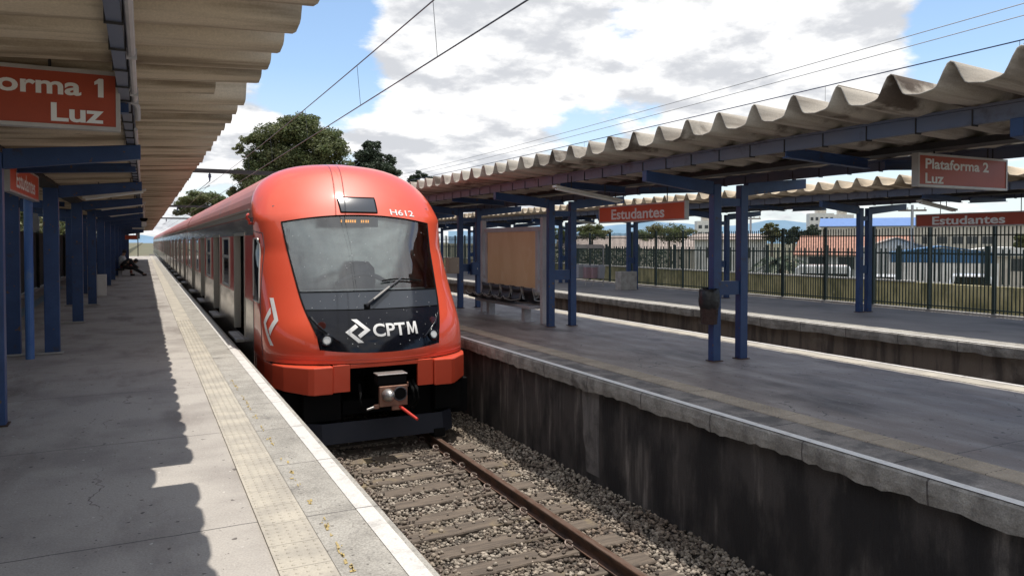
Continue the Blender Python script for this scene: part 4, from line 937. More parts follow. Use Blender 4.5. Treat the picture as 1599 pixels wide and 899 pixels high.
m = MB(); m.box(6.71, 6.79, 12.40, 14.82, 1.76, 1.85).box(6.71, 6.79, 12.40, 14.82, .60, .66).box(6.71, 6.79, 12.40, 12.50, .66, 1.76).box(6.71, 6.79, 14.74, 14.82, .66, 1.76); m.build('frame', M['postgrey'], bb, bevel=.006)
MB().box(6.735, 6.765, 12.50, 14.74, .66, 1.76).build('panel', M['board'], bb)
m = MB()
for z in (.8, 1.80): m.box(6.72, 6.77, 12.29, 12.40, z - .03, z + .03).box(6.72, 6.77, 14.82, 14.91, z - .03, z + .03)
m.build('bracket', M['postgrey'], bb)
bi = world_thing('waste_bin', 'dark brown mesh waste bin with black bag hung on the blue column', 'bin', (6.50, 7.43, .5))
def lathe_pts(cx, cy, prof_, n=20): return [[(cx + r * math.cos(2 * math.pi * k / n), cy + r * math.sin(2 * math.pi * k / n), z) for k in range(n)] for r, z in prof_]
def lathe(mb, cx, cy, prof_, n=20):
    L_ = lathe_pts(cx, cy, prof_, n); vs = [p for ring in L_ for p in ring]
    mb.add(vs, [(i * n + k, i * n + (k + 1) % n, (i + 1) * n + (k + 1) % n, (i + 1) * n + k) for i in range(len(prof_) - 1) for k in range(n)]); return mb
bx_, by_ = 6.52, 7.40
m = MB()
for i in range(9):
    z = .50 + i * .03; r = .098 + i * .0022; m.tube([(bx_ + r * math.cos(a), by_ + r * math.sin(a), z) for a in [k * 2 * math.pi / 20 for k in range(21)]], .005, 4)
for k in range(24): a = k * 2 * math.pi / 24; m.tube([(bx_ + .098 * math.cos(a), by_ + .098 * math.sin(a), .50), (bx_ + .118 * math.cos(a), by_ + .118 * math.sin(a), .78)], .0045, 4)
m.build('mesh_basket', M['binmesh'], bi)
lathe(MB(), bx_, by_, [(.02, .495), (.096, .50), (.092, .51), (.112, .78)]).build('liner', mat('red_brown_liner', (.075, .030, .022), .6), bi, smooth=True)
r2 = random.Random(8); m = lathe(MB(), bx_, by_, [(.120, .70), (.131, .73), (.135, .80), (.132, .88), (.126, .94), (.105, .955), (.10, .80)], 22); m.v = [(p[0] + r2.gauss(0, .003), p[1] + r2.gauss(0, .003), p[2] + r2.gauss(0, .006)) for p in m.v]; m.build('bin_bag', M['binbag'], bi, smooth=True)
def cbox(name, label, cat, x0, x1, y0, y1, z0, z1, m_, grp=None, lid=True):
    t = world_thing(name, label, cat, ((x0 + x1) / 2, (y0 + y1) / 2, z0), grp)
    MB().box(x0, x1, y0, y1, z0, z1).build('casing', m_, t, bevel=.008)
    if lid: MB().box(x0 + .02, x1 - .02, y0 - .012, y0 - .001, z0 + .03, z1 - .03).build('cover', m_, t, bevel=.004); MB().box(x1 - .05, x1 - .04, y0 - .020, y0 - .012, (z0 + z1) / 2 - .02, (z0 + z1) / 2 + .02).build('latch', M['alu'], t)
    return t
cbox('junction_box', 'tan box fixed to the blue column right of the train nose', 'box', 6.30, 6.575, 15.98, 16.16, .82, 1.19, M['boxtan'])
cbox('junction_box', 'dark blue box on the column between the tan box and the billboard', 'box', 6.86, 7.04, 15.90, 16.015, .78, 1.08, M['blue'])
# far platform
cbox('concrete_block', 'grey concrete block at the foot of the far blue columns', 'block', 13.72, 14.35, 19.72, 20.05, .004, .60, M['plinth'], lid=False)
rc = world_thing('recycling_bins', 'row of grey and pink recycling bins hanging in a tubular frame by the fence', 'bins', (14.0, 22, 0))
A, B_ = pt(892, 441, 25.0), pt(944, 446, 24.0); A.z = 0; B_.z = 0
rx0, ry0, rx1, ry1 = 13.75, 22.6, 14.55, 22.0
m = MB()
for x, y in ((rx0, ry0), (rx1, ry1)): m.tube([(x, y, 0), (x, y, 1.42)], .022, 8)
m.tube([(rx0, ry0, .30), (rx1, ry1, .30)], .018, 6); m.build('frame', M['signframe'], rc)
m = MB(); m.bar((rx0, ry0, 1.40), (rx1, ry1, 1.40), .04, .13); m.build('header_board', M['signframe'], rc)
for k, mk in enumerate(('greybin', 'pinkbin', 'pinkbin', 'greybin')):
    f = (k + .5) / 4; x = rx0 + (rx1 - rx0) * f; y = ry0 + (ry1 - ry0) * f - .06
    m = MB(); m.hexa([(x - .10, y - .10, .27), (x + .10, y - .10, .27), (x + .10, y + .12, .27), (x - .10, y + .12, .27)], [(x - .115, y - .13, .66), (x + .115, y - .13, .66), (x + .115, y + .14, .66), (x - .115, y + .14, .66)])
    bo = m.build('bin', M[mk], rc, bevel=.015); m = MB(); m.hexa([(x - .12, y - .14, .665), (x + .12, y - .14, .665), (x + .12, y + .15, .665), (x - .12, y + .15, .665)], [(x - .08, y - .06, .75), (x + .08, y - .06, .75), (x + .08, y + .12, .75), (x - .08, y + .12, .75)]); m.build('lid', M['greybin'], bo, bevel=.01)
for x, y in ((rx0 + .28, ry0 - .22), (rx0 + .5, ry0 - .38)): MB().tube([(x, y, 0), (x + .06, y - .04, .30)], .014, 6).build('foot', M['signframe'], rc)
# left platform small things
cbox('waste_bin', 'pale box shaped bin beside the columns far down the left platform', 'bin', -1.22, -.98, 24.2, 24.45, .004, .62, M['white'])
t = world_thing('security_camera', 'white security camera pointing down from the left canopy edge', 'camera', (-.05, 22.4, 2.05))
MB().box(-.28, .02, 22.36, 22.42, 1.90, 1.94).build('bracket', M['batten'], t)
MB().box(-.06, .06, 22.1, 22.5, 1.96, 2.10).build('body', M['batten'], t, bevel=.02)
lathe(MB(), 0, 22.3, [(.09, 2.20), (.10, 2.16), (.06, 2.11), (.0, 2.10)], 14).build('dome', M['blackm'], t, smooth=True)
MB().tube([(0, 22.3, 2.2), (0, 22.3, 2.55)], .02, 6).build('mast', M['batten'], t)
t = world_thing('camera_unit', 'small white unit fixed on the right end of the Plataforma 1 sign', 'fitting', (-.10, 4.99, 2.45))
MB().box(-.112, -.055, 4.97, 5.05, 2.485, 2.545).build('body', M['batten'], t, bevel=.006); MB().tube([(-.112, 5.0, 2.465), (-.055, 5.0, 2.465)], .016, 8).build('tube', M['tube'], t)

# ------------------------------------------------------------------ people
def person(label, loc, rz, joints, edges, mats, hair_at, head_at, parts):
    t = thing('person', label, 'person', loc, rz)
    me = bpy.data.meshes.new('body'); names = list(joints); me.from_pydata([joints[n][:3] for n in names], [(names.index(a), names.index(b)) for a, b in edges], [])
    bm = bmesh.new(); bm.from_mesh(me); ly = bm.verts.layers.skin.verify(); bm.verts.ensure_lookup_table()
    for i, n in enumerate(names): r_ = joints[n][3]; bm.verts[i][ly].radius = (r_, r_); bm.verts[i][ly].use_root = (i == 0)
    bm.to_mesh(me); bm.free(); o = bpy.data.objects.new('body', me); C.objects.link(o); o.parent = t; ORG[o] = Vector((0, 0, 0))
    o.modifiers.new('skin', 'SKIN'); md = o.modifiers.new('smooth', 'SUBSURF'); md.levels = 2; md.render_levels = 2; me.materials.append(mats[0])
    for nm, m_, segs in parts:
        m = MB()
        for pts, rs in segs: m.tube(pts, rs, 10)
        m.build(nm, m_, t, smooth=True)
    m = MB(); hx, hy, hz = hair_at; 
    m.grid(lambda u, v: (hx + .098 * math.cos(u) * math.sin(v), hy + .105 * math.sin(u) * math.sin(v), hz + .115 * math.cos(v)), [k * math.pi / 8 for k in range(17)], [k * math.pi / 10 * .62 for k in range(11)]); m.build('hair', M['hair'], t, smooth=True)
    return t
# seated, facing +x (towards the train)
J = {'pelvis': (0, 0, .46, .12), 'waist': (.03, 0, .62, .115), 'chest': (.08, 0, .80, .13), 'neck': (.12, 0, .96, .05), 'head': (.16, 0, 1.06, .085), 'crown': (.17, 0, 1.14, .07)}
E_ = [('pelvis', 'waist'), ('waist', 'chest'), ('chest', 'neck'), ('neck', 'head'), ('head', 'crown')]
for s, n in ((1, 'l'), (-1, 'r')):
    J['hip' + n] = (.05, s * .09, .44, .085); J['knee' + n] = (.42, s * .10, .45, .062); J['ankle' + n] = (.42, s * .11, .10, .042); J['toe' + n] = (.56, s * .12, .05, .035)
    J['sh' + n] = (.09, s * .17, .88, .055); J['el' + n] = (.16, s * .21, .66, .042); J['wr' + n] = (.36, s * .13, .56, .032); J['ha' + n] = (.43, s * .10, .54, .036)
    E_ += [('pelvis', 'hip' + n), ('hip' + n, 'knee' + n), ('knee' + n, 'ankle' + n), ('ankle' + n, 'toe' + n), ('chest', 'sh' + n), ('sh' + n, 'el' + n), ('el' + n, 'wr' + n), ('wr' + n, 'ha' + n)]
pa = person('person in a white top with reddish trousers seated far down the left platform', (-.98, 38.6, 0), 0, J, E_, [M['skin']], (.165, 0, 1.10), None,
    [('white_shirt', M['clothwhite'], [([(0, 0, .44), (.03, 0, .62), (.08, 0, .80), (.10, 0, .92)], [.15, .15, .165, .09])] + [([(.09, s * .15, .89), (.16, s * .215, .68)], [.075, .06]) for s in (-1, 1)]),
     ('red_trousers', M['clothred'], [([(.0, s * .08, .45), (.42, s * .10, .46), (.425, s * .11, .14)], [.11, .085, .06]) for s in (-1, 1)]),
     ('shoe', M['clothblack'], [([(.40, .11, .05), (.58, .12, .04)], [.05, .04])]), ('shoe', M['clothblack'], [([(.40, -.11, .05), (.58, -.12, .04)], [.05, .04])])])
J2 = {k: v for k, v in J.items()}
J2.update({'waist': (.10, 0, .58, .115), 'chest': (.27, 0, .68, .13), 'neck': (.42, 0, .70, .05), 'head': (.50, 0, .66, .085), 'crown': (.56, 0, .61, .07)})
for s, n in ((1, 'l'), (-1, 'r')):
    J2['knee' + n] = (.42, s * .10, .36, .062); J2['ankle' + n] = (.80, s * .11, .10, .042); J2['toe' + n] = (.92, s * .13, .07, .035)
    J2['sh' + n] = (.29, s * .17, .72, .055); J2['el' + n] = (.44, s * .22, .50, .042); J2['wr' + n] = (.58, s * .10, .40, .032); J2['ha' + n] = (.64, s * .07, .38, .036)
pb = person('person in black bent forward with legs stretched out on the left platform bench', (-.86, 37.9, 0), 0, J2, E_, [M['skin']], (.52, 0, .69), None,
    [('black_jacket', M['clothblack'], [([(0, 0, .44), (.10, 0, .58), (.27, 0, .68), (.38, 0, .70)], [.15, .155, .165, .10])] + [([(.29, s * .15, .72), (.44, s * .22, .50), (.58, s * .10, .40)], [.08, .062, .05]) for s in (-1, 1)]),
     ('black_trousers', M['clothblack'], [([(.0, s * .08, .44), (.42, s * .10, .37), (.80, s * .11, .12)], [.11, .085, .06]) for s in (-1, 1)]),
     ('shoe', M['clothblack'], [([(.78, .11, .06), (.95, .13, .06)], [.05, .04])]), ('shoe', M['clothblack'], [([(.78, -.11, .06), (.95, -.13, .06)], [.05, .04])])])
wb = world_thing('waiting_bench', 'dark bench under the two people far down the left platform', 'bench', (-1.0, 38.3, 0))
MB().box(-1.2, -.80, 37.3, 40.3, .28, .33).build('seat', M['seat'], wb, bevel=.01); MB().box(-1.24, -1.18, 37.3, 40.3, .34, .8).build('backrest', M['seat'], wb, bevel=.01)
for y in (37.6, 40.0): MB().box(-1.05, -.95, y - .05, y + .05, 0, .28).build('leg', M['bench'], wb)

# ------------------------------------------------------------------ overhead line
wires = 'overhead wires'
tag(MB().tube([(2.93, y, 3.60) for y in (-3, 20, 60, 120, 170)], .0085, 5).build('contact_wire', M['wire']), 'lower contact wire running over the train roof', 'wire', wires)
def sag(y, z0, dz, span=45., y0=-6.): q = ((y - y0) % span) / span; return z0 - 4 * dz * q * (1 - q)
ysw = [-3 + 2.0 * k for k in range(86)]
tag(MB().tube([(2.88, y, sag(y, 4.38, .20)) for y in ysw], .0085, 5).build('messenger_wire', M['wire']), 'upper messenger wire sagging above the contact wire over the train', 'wire', wires)
for k, y in enumerate((5.55, 7.75, 11.0, 15.0, 19.5, 24, 29)):
    z = sag(y, 4.38, .20); tag(MB().tube([(2.88, y, z), (2.93, y, 3.6)], .0035, 4).build('dropper', M['wire']), 'thin dropper joining the two wires over the train', 'dropper', 'droppers over the train')
tag(MB().tube([(10.0, y, sag(y, 4.22, .14)) for y in ysw], .009, 5).build('messenger_wire', M['wireblue']), 'single dark wire just above the scalloped roof of the middle platform', 'wire', wires)
tag(MB().tube([(10.0, y, 3.55) for y in (-3, 60, 170)], .0085, 5).build('contact_wire', M['wire']), 'contact wire over the far trench hidden behind the middle canopy', 'wire', wires)
for y in (5.6, 8.6, 12, 16, 20): tag(MB().tube([(10.0, y, sag(y, 4.22, .14)), (10.0, y, 3.55)], .0035, 4).build('dropper', M['wire']), 'thin dropper rising above the scalloped middle roof', 'dropper', 'droppers over the middle roof')
for x, z in ((25.0, 9.75), (25.6, 9.55)): tag(MB().tube([(x, y, z - 1.0 * math.sin(math.pi * min(1, max(0, (y + 20) / 150)))) for y in range(-20, 131, 5)], .016, 4).build('power_line', M['galv']), 'one of two faint power lines high across the clouds', 'power line', 'faint high power lines')
def portal(y, z, label):
    t = world_thing('catenary_portal', label, 'portal', (XT, y, 0), 'catenary portals')
    MB().box(-4.2, 12.2, y - .09, y + .09, z - .10, z + .10).build('beam', M['dark'], t)
    for x in (-4.3, 12.3): MB().box(x - .11, x + .11, y - .11, y + .11, -1.3, z + .12).build('mast', M['dark'], t)
    for x in (.55, 2.9, 10.0):
        lathe(MB(), x, y, [(.02, z - .10), (.05, z - .16), (.09, z - .2), (.05, z - .24), (.09, z - .28), (.05, z - .32), (.03, z - .5)], 8).build('insulator', M['wireblue'], t)
        MB().tube([(x, y, z - .5), (x - .5, y, z - .95), (x, y, z - .72)], .02, 5).build('registration_arm', M['dark'], t)
portal(39, 5.02, 'dark portal beam crossing in front of the big tree behind the train'); portal(78, 5.0, 'thin portal beam just above the far end of the train roof'); portal(118, 5.0, 'farthest thin portal beyond the end of the train')
sg = world_thing('signal_post', 'thin dark signal post at the far end of the left platform', 'signal', (.05, 92, 0)); MB().tube([(-.6, 90, 0), (-.6, 90, 2.4)], .05, 6).build('post', M['dark'], sg); MB().box(-.8, -.4, 89.9, 90.1, 1.9, 2.7).build('head', M['dark'], sg)

# ------------------------------------------------------------------ trees
def leaves(P, size, rg):
    n = len(P); a = rg.normal(size=(n, 3)); a[:, 2] *= .6; a /= np.linalg.norm(a, axis=1)[:, None]
    b_ = rg.normal(size=(n, 3)); b_ -= a * (a * b_).sum(1)[:, None]; b_ /= np.linalg.norm(b_, axis=1)[:, None]
    s = size * rg.uniform(.6, 1.4, n)[:, None]; V = np.stack([P - a * s * .9, P + b_ * s * .42, P + a * s * .9, P - b_ * s * .42], 1)
    return V.reshape(-1, 3), np.arange(n * 4).reshape(-1, 4)
def tree(label, base, height, blobs, n, size, leafm, seed, cat='tree', trunk=.3, group=None, sub=9, name='tree'):
    """blobs: (x, y, z, rx, rz) relative to the foot; each is broken into small leaf clumps on and inside its surface"""
    rg = np.random.default_rng(seed); t = thing(name, label, cat, base, 0, group); PP = []
    vol = np.array([b_[3] ** 2 * b_[4] for b_ in blobs]); vol = vol ** .8; vol /= vol.sum(); m = MB()
    top = max(b_[2] for b_ in blobs); fork = Vector((0, 0, min(b_[2] - b_[4] for b_ in blobs) * .9 + .3))
    m.tube([(0, 0, -1.5), (0, 0, fork.z * .5), tuple(fork)], [trunk, trunk * .85, trunk * .7], 8)
    for (x, y, z, rx, rz), w in zip(blobs, vol):
        k = max(4, int(sub * (1 + 2 * w * len(blobs)) / 2)); d = rg.normal(size=(k, 3)); d /= np.linalg.norm(d, axis=1)[:, None]
        cc = np.array([x, y, z]) + d * np.array([rx, rx, rz]) * rg.uniform(.45, .95, k)[:, None]
        nn = int(n * w / k) + 1
        for c in cc:
            r_ = rx * rg.uniform(.24, .46); q = rg.normal(size=(nn, 3)); q /= np.linalg.norm(q, axis=1)[:, None]
            q *= (rg.random(nn) ** .45)[:, None]; PP.append(c + q * np.array([r_, r_, r_ * .62]))
        mid = fork.lerp(Vector((x, y, z)), .5) + Vector((0, 0, rz * .15)); m.tube([tuple(fork), tuple(mid), (x, y, z)], [trunk * .5, trunk * .32, trunk * .12], 6)
        for c in cc[:5]: m.tube([(x, y, z - rz * .1), tuple(c)], [trunk * .14, trunk * .04], 4)
    m.build('trunk', M['bark'], t, smooth=True)
    V, Fq = leaves(np.concatenate(PP), size, rg); tri_mesh('crown', V, Fq, leafm, t)
    return t
def gpt(u, D, z=-.3): p = pt(u, 378, D); return (p.x, p.y, z)
# big eucalyptus behind the train: offsets across the view (a), depth (d)
def across(a, d=0): return (_rt.x * a + _fw.x * d, _rt.y * a + _fw.y * d)
def blob(a, d, z, rx, rz): x, y = across(a, d); return (x, y, z, rx, rz)
K = 80 / 1155.
def pxb(uc, D, z0):  # blob from pixel centre and radius
    k = D / 1155.
    return lambda u, v, ru, rv, d=0: blob((u - uc) * k, d, EYE + (378 - v) * k - z0, ru * k, rv * k)
q = pxb(460, 80, -.3)
tree('large broad eucalyptus tree rising behind the train nose', gpt(460, 80), 15, [q(470, 205, 40, 24), q(500, 222, 38, 24), q(430, 218, 32, 22), q(525, 238, 26, 18, -2), q(455, 250, 48, 26, 1), q(405, 250, 26, 20), q(510, 265, 42, 22), q(395, 216, 20, 11), q(375, 232, 10, 9), q(385, 275, 24, 18), q(470, 190, 26, 11), q(430, 285, 50, 22), q(500, 295, 50, 20), q(370, 300, 16, 12)], 95000, .15, M['leaf'], 1, trunk=.55, sub=30)
q = pxb(590, 90, -.3)
tree('dark rounded conifer right of the big eucalyptus', gpt(590, 90), 13, [q(582, 232, 17, 12), q(575, 246, 22, 14), q(600, 252, 20, 12), q(590, 266, 30, 14), q(612, 268, 16, 9), q(560, 262, 14, 12), q(585, 285, 34, 14)], 24000, .17, M['leaf2'], 2, trunk=.4, sub=18)
q = pxb(655, 95, -.3)
tree('small dark tree top showing between train roof and middle canopy', gpt(655, 95), 10, [q(655, 274, 12, 7), q(645, 280, 14, 8), q(672, 280, 14, 7), q(660, 292, 20, 9)], 2500, .25, M['leaf2'], 3, trunk=.3)
q = pxb(312, 100, -.3)
tree('smaller eucalyptus at the left, above the far train cars', gpt(312, 100), 8, [q(305, 310, 22, 11), q(290, 322, 18, 10), q(330, 312, 22, 11), q(345, 325, 18, 12), q(315, 330, 26, 10), q(280, 330, 10, 6)], 22000, .16, M['leaf'], 4, trunk=.3, sub=18)
tgr = 'trees behind the left platform fence'
for k, (u, D, zt, sz, sd) in enumerate(((12, 40, 4.6, 3.2, 20), (60, 46, 4.2, 3.0, 21), (105, 52, 4.4, 3.2, 22), (-40, 34, 4.5, 3.0, 23), (135, 66, 4.0, 3.0, 24))):
    x, y, z = gpt(u, D); s = sz
    tree(['leafy tree beyond the dark fence at the left edge', 'leafy tree beyond the fence behind the light blue post', 'leafy tree beyond the fence between the left columns', 'leafy tree beyond the dark fence outside the left edge', 'leafy tree beyond the fence far down the left platform'][k], (x, y, z), 5, [(0, 0, zt * .65, s * .7, 1.2), (s * .4, .3, zt * .8, s * .5, .9), (-s * .4, 0, zt * .75, s * .5, 1.0), (.2, s * .4, zt * .5, s * .6, .9)], 6000, .11, M['leaf3'], sd, trunk=.16, group=tgr)
rgr = 'trees behind the far fence'
for k, (u0, v0, w, h, D, lm, lb) in enumerate(((1045, 357, 46, 13, 70, 'leaf3', 'bright green tree above the far fence right of the Estudantes sign'), (925, 357, 32, 11, 78, 'leaf3', 'pale green tree above the fence left of the far columns'), (1205, 357, 22, 15, 64, 'leaf3', 'yellowish green tree beside the blue column over the fence'),
        (1240, 362, 20, 14, 80, 'leaf2', 'dark tree left of the orange tiled house'), (1005, 368, 26, 12, 84, 'leaf', 'olive tree behind the pale brown roof'), (1268, 358, 16, 9, 90, 'leaf2', 'small dark tree under the white tower blocks'), (1594, 372, 14, 16, 60, 'leaf3', 'green tree at the right edge beyond the fence'), (880, 360, 20, 12, 82, 'leaf', 'olive tree behind the billboard columns'))):
    q = pxb(u0, D, -2.2); tree(lb, gpt(u0, D, -2.2), 4, [q(u0, v0, w * .55, h * .7), q(u0 - w * .45, v0 + 3, w * .42, h * .6), q(u0 + w * .45, v0 + 4, w * .42, h * .6), q(u0, v0 + h * .8, w * .8, h * .6)], 6000, .095 * D / 70, M[lm], 40 + k, trunk=.16, group=rgr)
# hedge line behind the lower fence
rg = np.random.default_rng(77); n = 9000
hp = np.c_[rg.uniform(21.0, 22.2, n), rg.uniform(27, 48, n), rg.uniform(-1.2, 1.25, n)]; V, Fq = leaves(hp, .10, rg)
tag(tri_mesh('hedge', V, Fq, M['leaf2']), 'dark clipped hedge standing behind the lower picket fence', 'hedge')
# palm
pm = thing('palm_tree', 'grey green palm with arching fronds behind the far fence', 'palm', gpt(1217, 36, -2.1)); m = MB(); m.tube([(0, 0, -.2), (.05, 0, 1.2), (0, 0, 2.6)], [.20, .17, .15], 10); m.build('trunk', M['bark'], pm, smooth=True)
frm = mat('palm_frond', (.075, .10, .055), .55, island=.4, trans=.2)
for k in range(18):
    a = k * 2.39996; el = R(70 - 4.6 * k); L_ = random.uniform(1.25, 1.6); m = MB(); prev = None
    for i in range(15):
        f = i / 14; r_ = L_ * (math.cos(el) * f + .25 * f * f); z = 2.6 + L_ * (math.sin(el) * f - .75 * f * f)
        c = Vector((math.cos(a) * r_, math.sin(a) * r_, z)); sd = Vector((-math.sin(a), math.cos(a), 0))
        if prev is not None:
            w = .30 * math.sin(math.pi * min(1, f * .85 + .12))
            for s in (-1, 1): m.face([prev, c, c + sd * s * w + Vector((math.cos(a) * .1, math.sin(a) * .1, -.14 * f - .04)), prev + sd * s * w * .75 + (c - prev) * .9 + Vector((0, 0, -.10 * f))])
        prev = c
    m.build('frond', frm, pm)

# ------------------------------------------------------------------ buildings beyond the fence
def facing(u, D, z, turn=0):
    p = pt(u, 378, D); return (p.x, p.y, z), -math.atan2(p.x, p.y) + R(turn)
def zpx(v, D): return EYE + (378 - v) * D / 1155
def house(name, label, u, D, w, dp, z0, ze, zr, wall, roof, turn=0, ridge='x', wins=(), over=.35, cat='building'):
    loc, rz = facing(u, D, z0, turn); t = thing(name, label, cat, loc, rz); he, hr = ze - z0, zr - z0
    b = MB()
    if ridge == 'x':
        b.box(-w / 2, w / 2, 0, dp, 0, he)
        b.add([(-w / 2, 0, he), (-w / 2, dp, he), (-w / 2, dp / 2, hr - .05), (w / 2, 0, he), (w / 2, dp, he), (w / 2, dp / 2, hr - .05)], [(0, 2, 1), (3, 4, 5)])
    else:
        b.box(-w / 2, w / 2, 0, dp, 0, he); b.add([(-w / 2, -.002, he), (w / 2, -.002, he), (0, -.002, hr - .05)], [(0, 1, 2)])
    b.build('wall', M[wall], t)
    r_ = MB()
    if ridge == 'x':
        sl_ = (hr - he) / (dp / 2)
        for a, c in ((-over, dp / 2), (dp + over, dp / 2)):
            za = he - over * sl_; r_.hexa([(-w / 2 - over, a, za), (w / 2 + over, a, za), (w / 2 + over, c, hr), (-w / 2 - over, c, hr)], [(-w / 2 - over, a, za + .10), (w / 2 + over, a, za + .10), (w / 2 + over, c, hr + .10), (-w / 2 - over, c, hr + .10)])
    else:
        for a in (-w / 2 - over, w / 2 + over):
            za = he - over * (hr - he) / (w / 2); r_.hexa([(a, -over, za), (0, -over, hr), (0, dp, hr), (a, dp, za)], [(a, -over, za + .10), (0, -over, hr + .10), (0, dp, hr + .10), (a, dp, za + .10)])
    r_.build('roof', M[roof], t)
    for x, z, ww, hh in wins:
        fr = MB(); z -= z0; fr.box(x - ww / 2 - .06, x + ww / 2 + .06, -.05, -.003, z - hh / 2 - .06, z - hh / 2); fr.box(x - ww / 2 - .06, x + ww / 2 + .06, -.05, -.003, z + hh / 2, z + hh / 2 + .06); fr.box(x - ww / 2 - .06, x - ww / 2, -.05, -.003, z - hh / 2, z + hh / 2); fr.box(x + ww / 2, x + ww / 2 + .06, -.05, -.003, z - hh / 2, z + hh / 2); fr.box(x - .02, x + .02, -.045, -.003, z - hh / 2, z + hh / 2)
        f = fr.build('window', M['alu'], t); MB().box(x - ww / 2, x + ww / 2, -.03, -.004, z - hh / 2, z + hh / 2).build('pane', M['winopen'], f)
    return t
G0 = -2.3
house('warehouse', 'long low building with pale brown roof behind the dark hedge', 1000, 80, 17, 9, G0, zpx(389, 80), zpx(369, 80), 'cream', 'pinkroof', 8)
house('white_house', 'white building between the blue columns beyond the fence', 1140, 66, 6.2, 6, G0, zpx(374, 66), zpx(366, 66), 'white', 'pinkroof', 0, wins=((-1.5, .6, 1.0, .9), (1.2, .6, 1.0, .9)))
house('tiled_house', 'house with orange terracotta tile roof behind the palm', 1328, 62, 8.4, 7.5, G0, zpx(397, 62), zpx(369, 62), 'white', 'tile', -6, wins=((-2.6, -.2, 1.2, 1.0), (-.3, -.2, 1.2, 1.0), (2.2, -.2, 1.2, 1.0)))
house('gabled_house', 'pale gabled house wall right of the orange tile roof', 1400, 58, 4.6, 9, G0, zpx(388, 58), zpx(372, 58), 'white', 'pinkroof', 4, ridge='y')
t = house('blue_shed', 'bright blue sheet metal shed with low gable over a white wall', 1472, 50, 6.2, 8, zpx(410, 50), zpx(397, 50), zpx(386, 50), 'blueshed', 'blueshed', 3, ridge='y', over=.12)
loc, rz = facing(1472, 50, G0, 3); o = MB().box(-3.2, 3.2, .02, 7.9, 0, zpx(410.5, 50) - G0).build('white_wall', M['white']); o.location = loc; o.rotation_euler = (0, 0, rz); tag(o, 'plain white wall carrying the blue gabled shed', 'wall')
t = house('factory', 'long cream factory with bright blue roof line behind the houses', 1470, 120, 36, 14, G0, zpx(352, 120), zpx(338, 120), 'cream', 'blueroof', 6, wins=tuple((-2 + 2.1 * k, zpx(375, 120), 1.5, 1.2) for k in range(5)))
# white arched roof hall
loc, rz = facing(1570, 60, G0, 2); t = thing('arched_hall', 'white hall with shallow arched roof at the right behind the fence', 'building', loc, rz)
za = zpx(398, 60) - G0; zb_ = zpx(386, 60) - G0
MB().box(-4.3, 4.3, 0, 8, 0, za).build('wall', M['cream'], t)
m = MB(); n = 14; arc = [(-4.5 + 9 * k / n, za + (zb_ - za) * math.sin(math.pi * k / n)) for k in range(n + 1)]; m.prism(arc + [(4.5, za - .1), (-4.5, za - .1)], lambda a, c, tt: (a, tt, c), -.3, 8.2); m.build('roof', M['white'], t)
for x in (-2.4, .4): MB().box(x, x + 1.6, -.03, -.004, za - 1.3, za - .3).build('window', M['winopen'], t)
def tower(label, u, D, w, v0, v1, n, mwall='white'):
    loc, rz = facing(u, D, G0, 12); t = thing('apartment_tower', label, 'building', loc, rz, 'distant apartment towers'); h = zpx(v0, D) - G0
    MB().box(-w / 2, w / 2, 0, w * .7, 0, h).build('wall', M[mwall], t); MB().box(-w * .2, w * .2, w * .1, w * .5, h, h + 2.2).build('roof', M['cream'], t)
    for k in range(n):
        for zz in range(int((h - 4) // 3)):
            z = h - 2.4 - zz * 3
            if z < 4 or zz > 4: break
            x = -w / 2 + w * (k + .5) / n; MB().box(x - w / n * .28, x + w / n * .28, -.08, -.01, z - .7, z + .7).build('window', M['winopen'], t)
tower('pale apartment tower far behind, left of the blue factory roof', 1283, 320, 10, 333, 352, 5); tower('second pale apartment tower far behind the blue factory roof', 1316, 330, 9, 335, 352, 4); tower('pale apartment tower seen left of the nearest blue columns', 1103, 300, 7.5, 345, 372, 3)
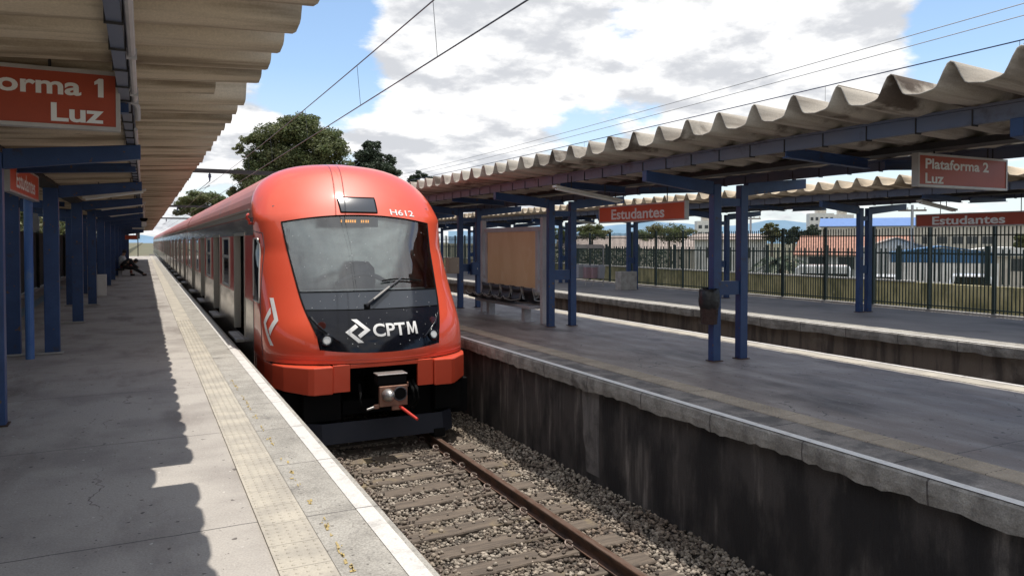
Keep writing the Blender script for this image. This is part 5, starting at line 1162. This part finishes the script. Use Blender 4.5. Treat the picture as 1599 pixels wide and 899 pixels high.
# vehicles
def vehicle(label, u, D, L_, w, h, turn, kind):
    loc, rz = facing(u, D, -2.05, turn); t = thing('parked_' + kind, label, kind, loc, rz)
    if kind == 'van': P_ = [(-L_ / 2, .35), (-L_ / 2, h * .95), (-L_ / 2 + .2, h), (L_ * .28, h), (L_ * .40, h * .55), (L_ / 2, h * .48), (L_ / 2, .35)]
    else: P_ = [(-L_ / 2, .35), (-L_ / 2, .85), (-L_ * .36, .95), (-L_ * .22, h), (L_ * .12, h), (L_ * .27, .95), (L_ / 2, .82), (L_ / 2, .35)]
    m = MB(); m.prism(P_, lambda a, c, tt: (a, tt, c), -w / 2, w / 2); m.build('body', M['carwhite'], t, bevel=.07)
    m = MB()
    if kind == 'van': m.box(-L_ * .40, L_ * .26, -w / 2 - .012, -w / 2 - .002, h * .55, h * .86)
    else: m.prism([(-L_ * .30, .98), (-L_ * .19, h - .08), (L_ * .10, h - .08), (L_ * .22, .98)], lambda a, c, tt: (a, tt, c), -w / 2 - .012, -w / 2 - .002)
    m.build('side_window', M['darkglass'], t)
    for sx in (-.31, .31):
        for sy in (-1, 1):
            m = MB(); m.tube([(L_ * sx, sy * (w / 2 - .2), .33), (L_ * sx, sy * (w / 2 + .01), .33)], .33, 16); wh = m.build('wheel', M['tyre'], t); m = MB(); m.tube([(L_ * sx, sy * (w / 2 + .005), .33), (L_ * sx, sy * (w / 2 + .018), .33)], .19, 12); m.build('rim', M['galv'], wh)
vehicle('white van with a row of windows parked behind the wall below the tiled house', 1296, 34, 2.9, 1.7, 2.55, 0, 'van')
vehicle('white car parked behind the wall below the gabled house', 1385, 33, 3.3, 1.6, 2.15, -4, 'car')
vehicle('white car at the right parked behind the wall under the arched hall', 1525, 30, 3.7, 1.7, 2.30, 2, 'car')
# far hills
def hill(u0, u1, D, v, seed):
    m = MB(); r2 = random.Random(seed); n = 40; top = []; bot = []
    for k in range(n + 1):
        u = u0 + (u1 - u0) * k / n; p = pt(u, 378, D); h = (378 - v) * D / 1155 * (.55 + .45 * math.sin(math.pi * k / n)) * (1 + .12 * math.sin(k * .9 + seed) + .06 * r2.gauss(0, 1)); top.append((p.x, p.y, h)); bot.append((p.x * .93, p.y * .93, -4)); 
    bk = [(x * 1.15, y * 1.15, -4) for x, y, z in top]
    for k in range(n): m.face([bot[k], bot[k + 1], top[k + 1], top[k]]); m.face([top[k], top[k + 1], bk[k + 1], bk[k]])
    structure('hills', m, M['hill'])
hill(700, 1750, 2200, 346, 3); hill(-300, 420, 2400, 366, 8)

def pole(label, u, D, v):
    x, y, z = gpt(u, D, -2.3); h = zpx(v, D) + 2.3; t = thing('utility_pole', label, 'pole', (x, y, z), R(-40), 'utility poles beyond the fence')
    MB().tube([(0, 0, 0), (0, 0, h)], [.13, .09], 10).build('post', M['galv'], t); MB().box(-.9, .9, -.06, .06, h - .45, h - .33).build('crossarm', M['bark'], t)
    for k in (-.8, -.3, .3, .8): MB().tube([(k, 0, h - .33), (k, 0, h - .18)], .04, 6).build('insulator', M['batten'], t)
pole('grey utility pole rising right of the tiled house roof', 1424, 52, 320); pole('thin utility pole between the blue columns and the palm', 1172, 70, 335)
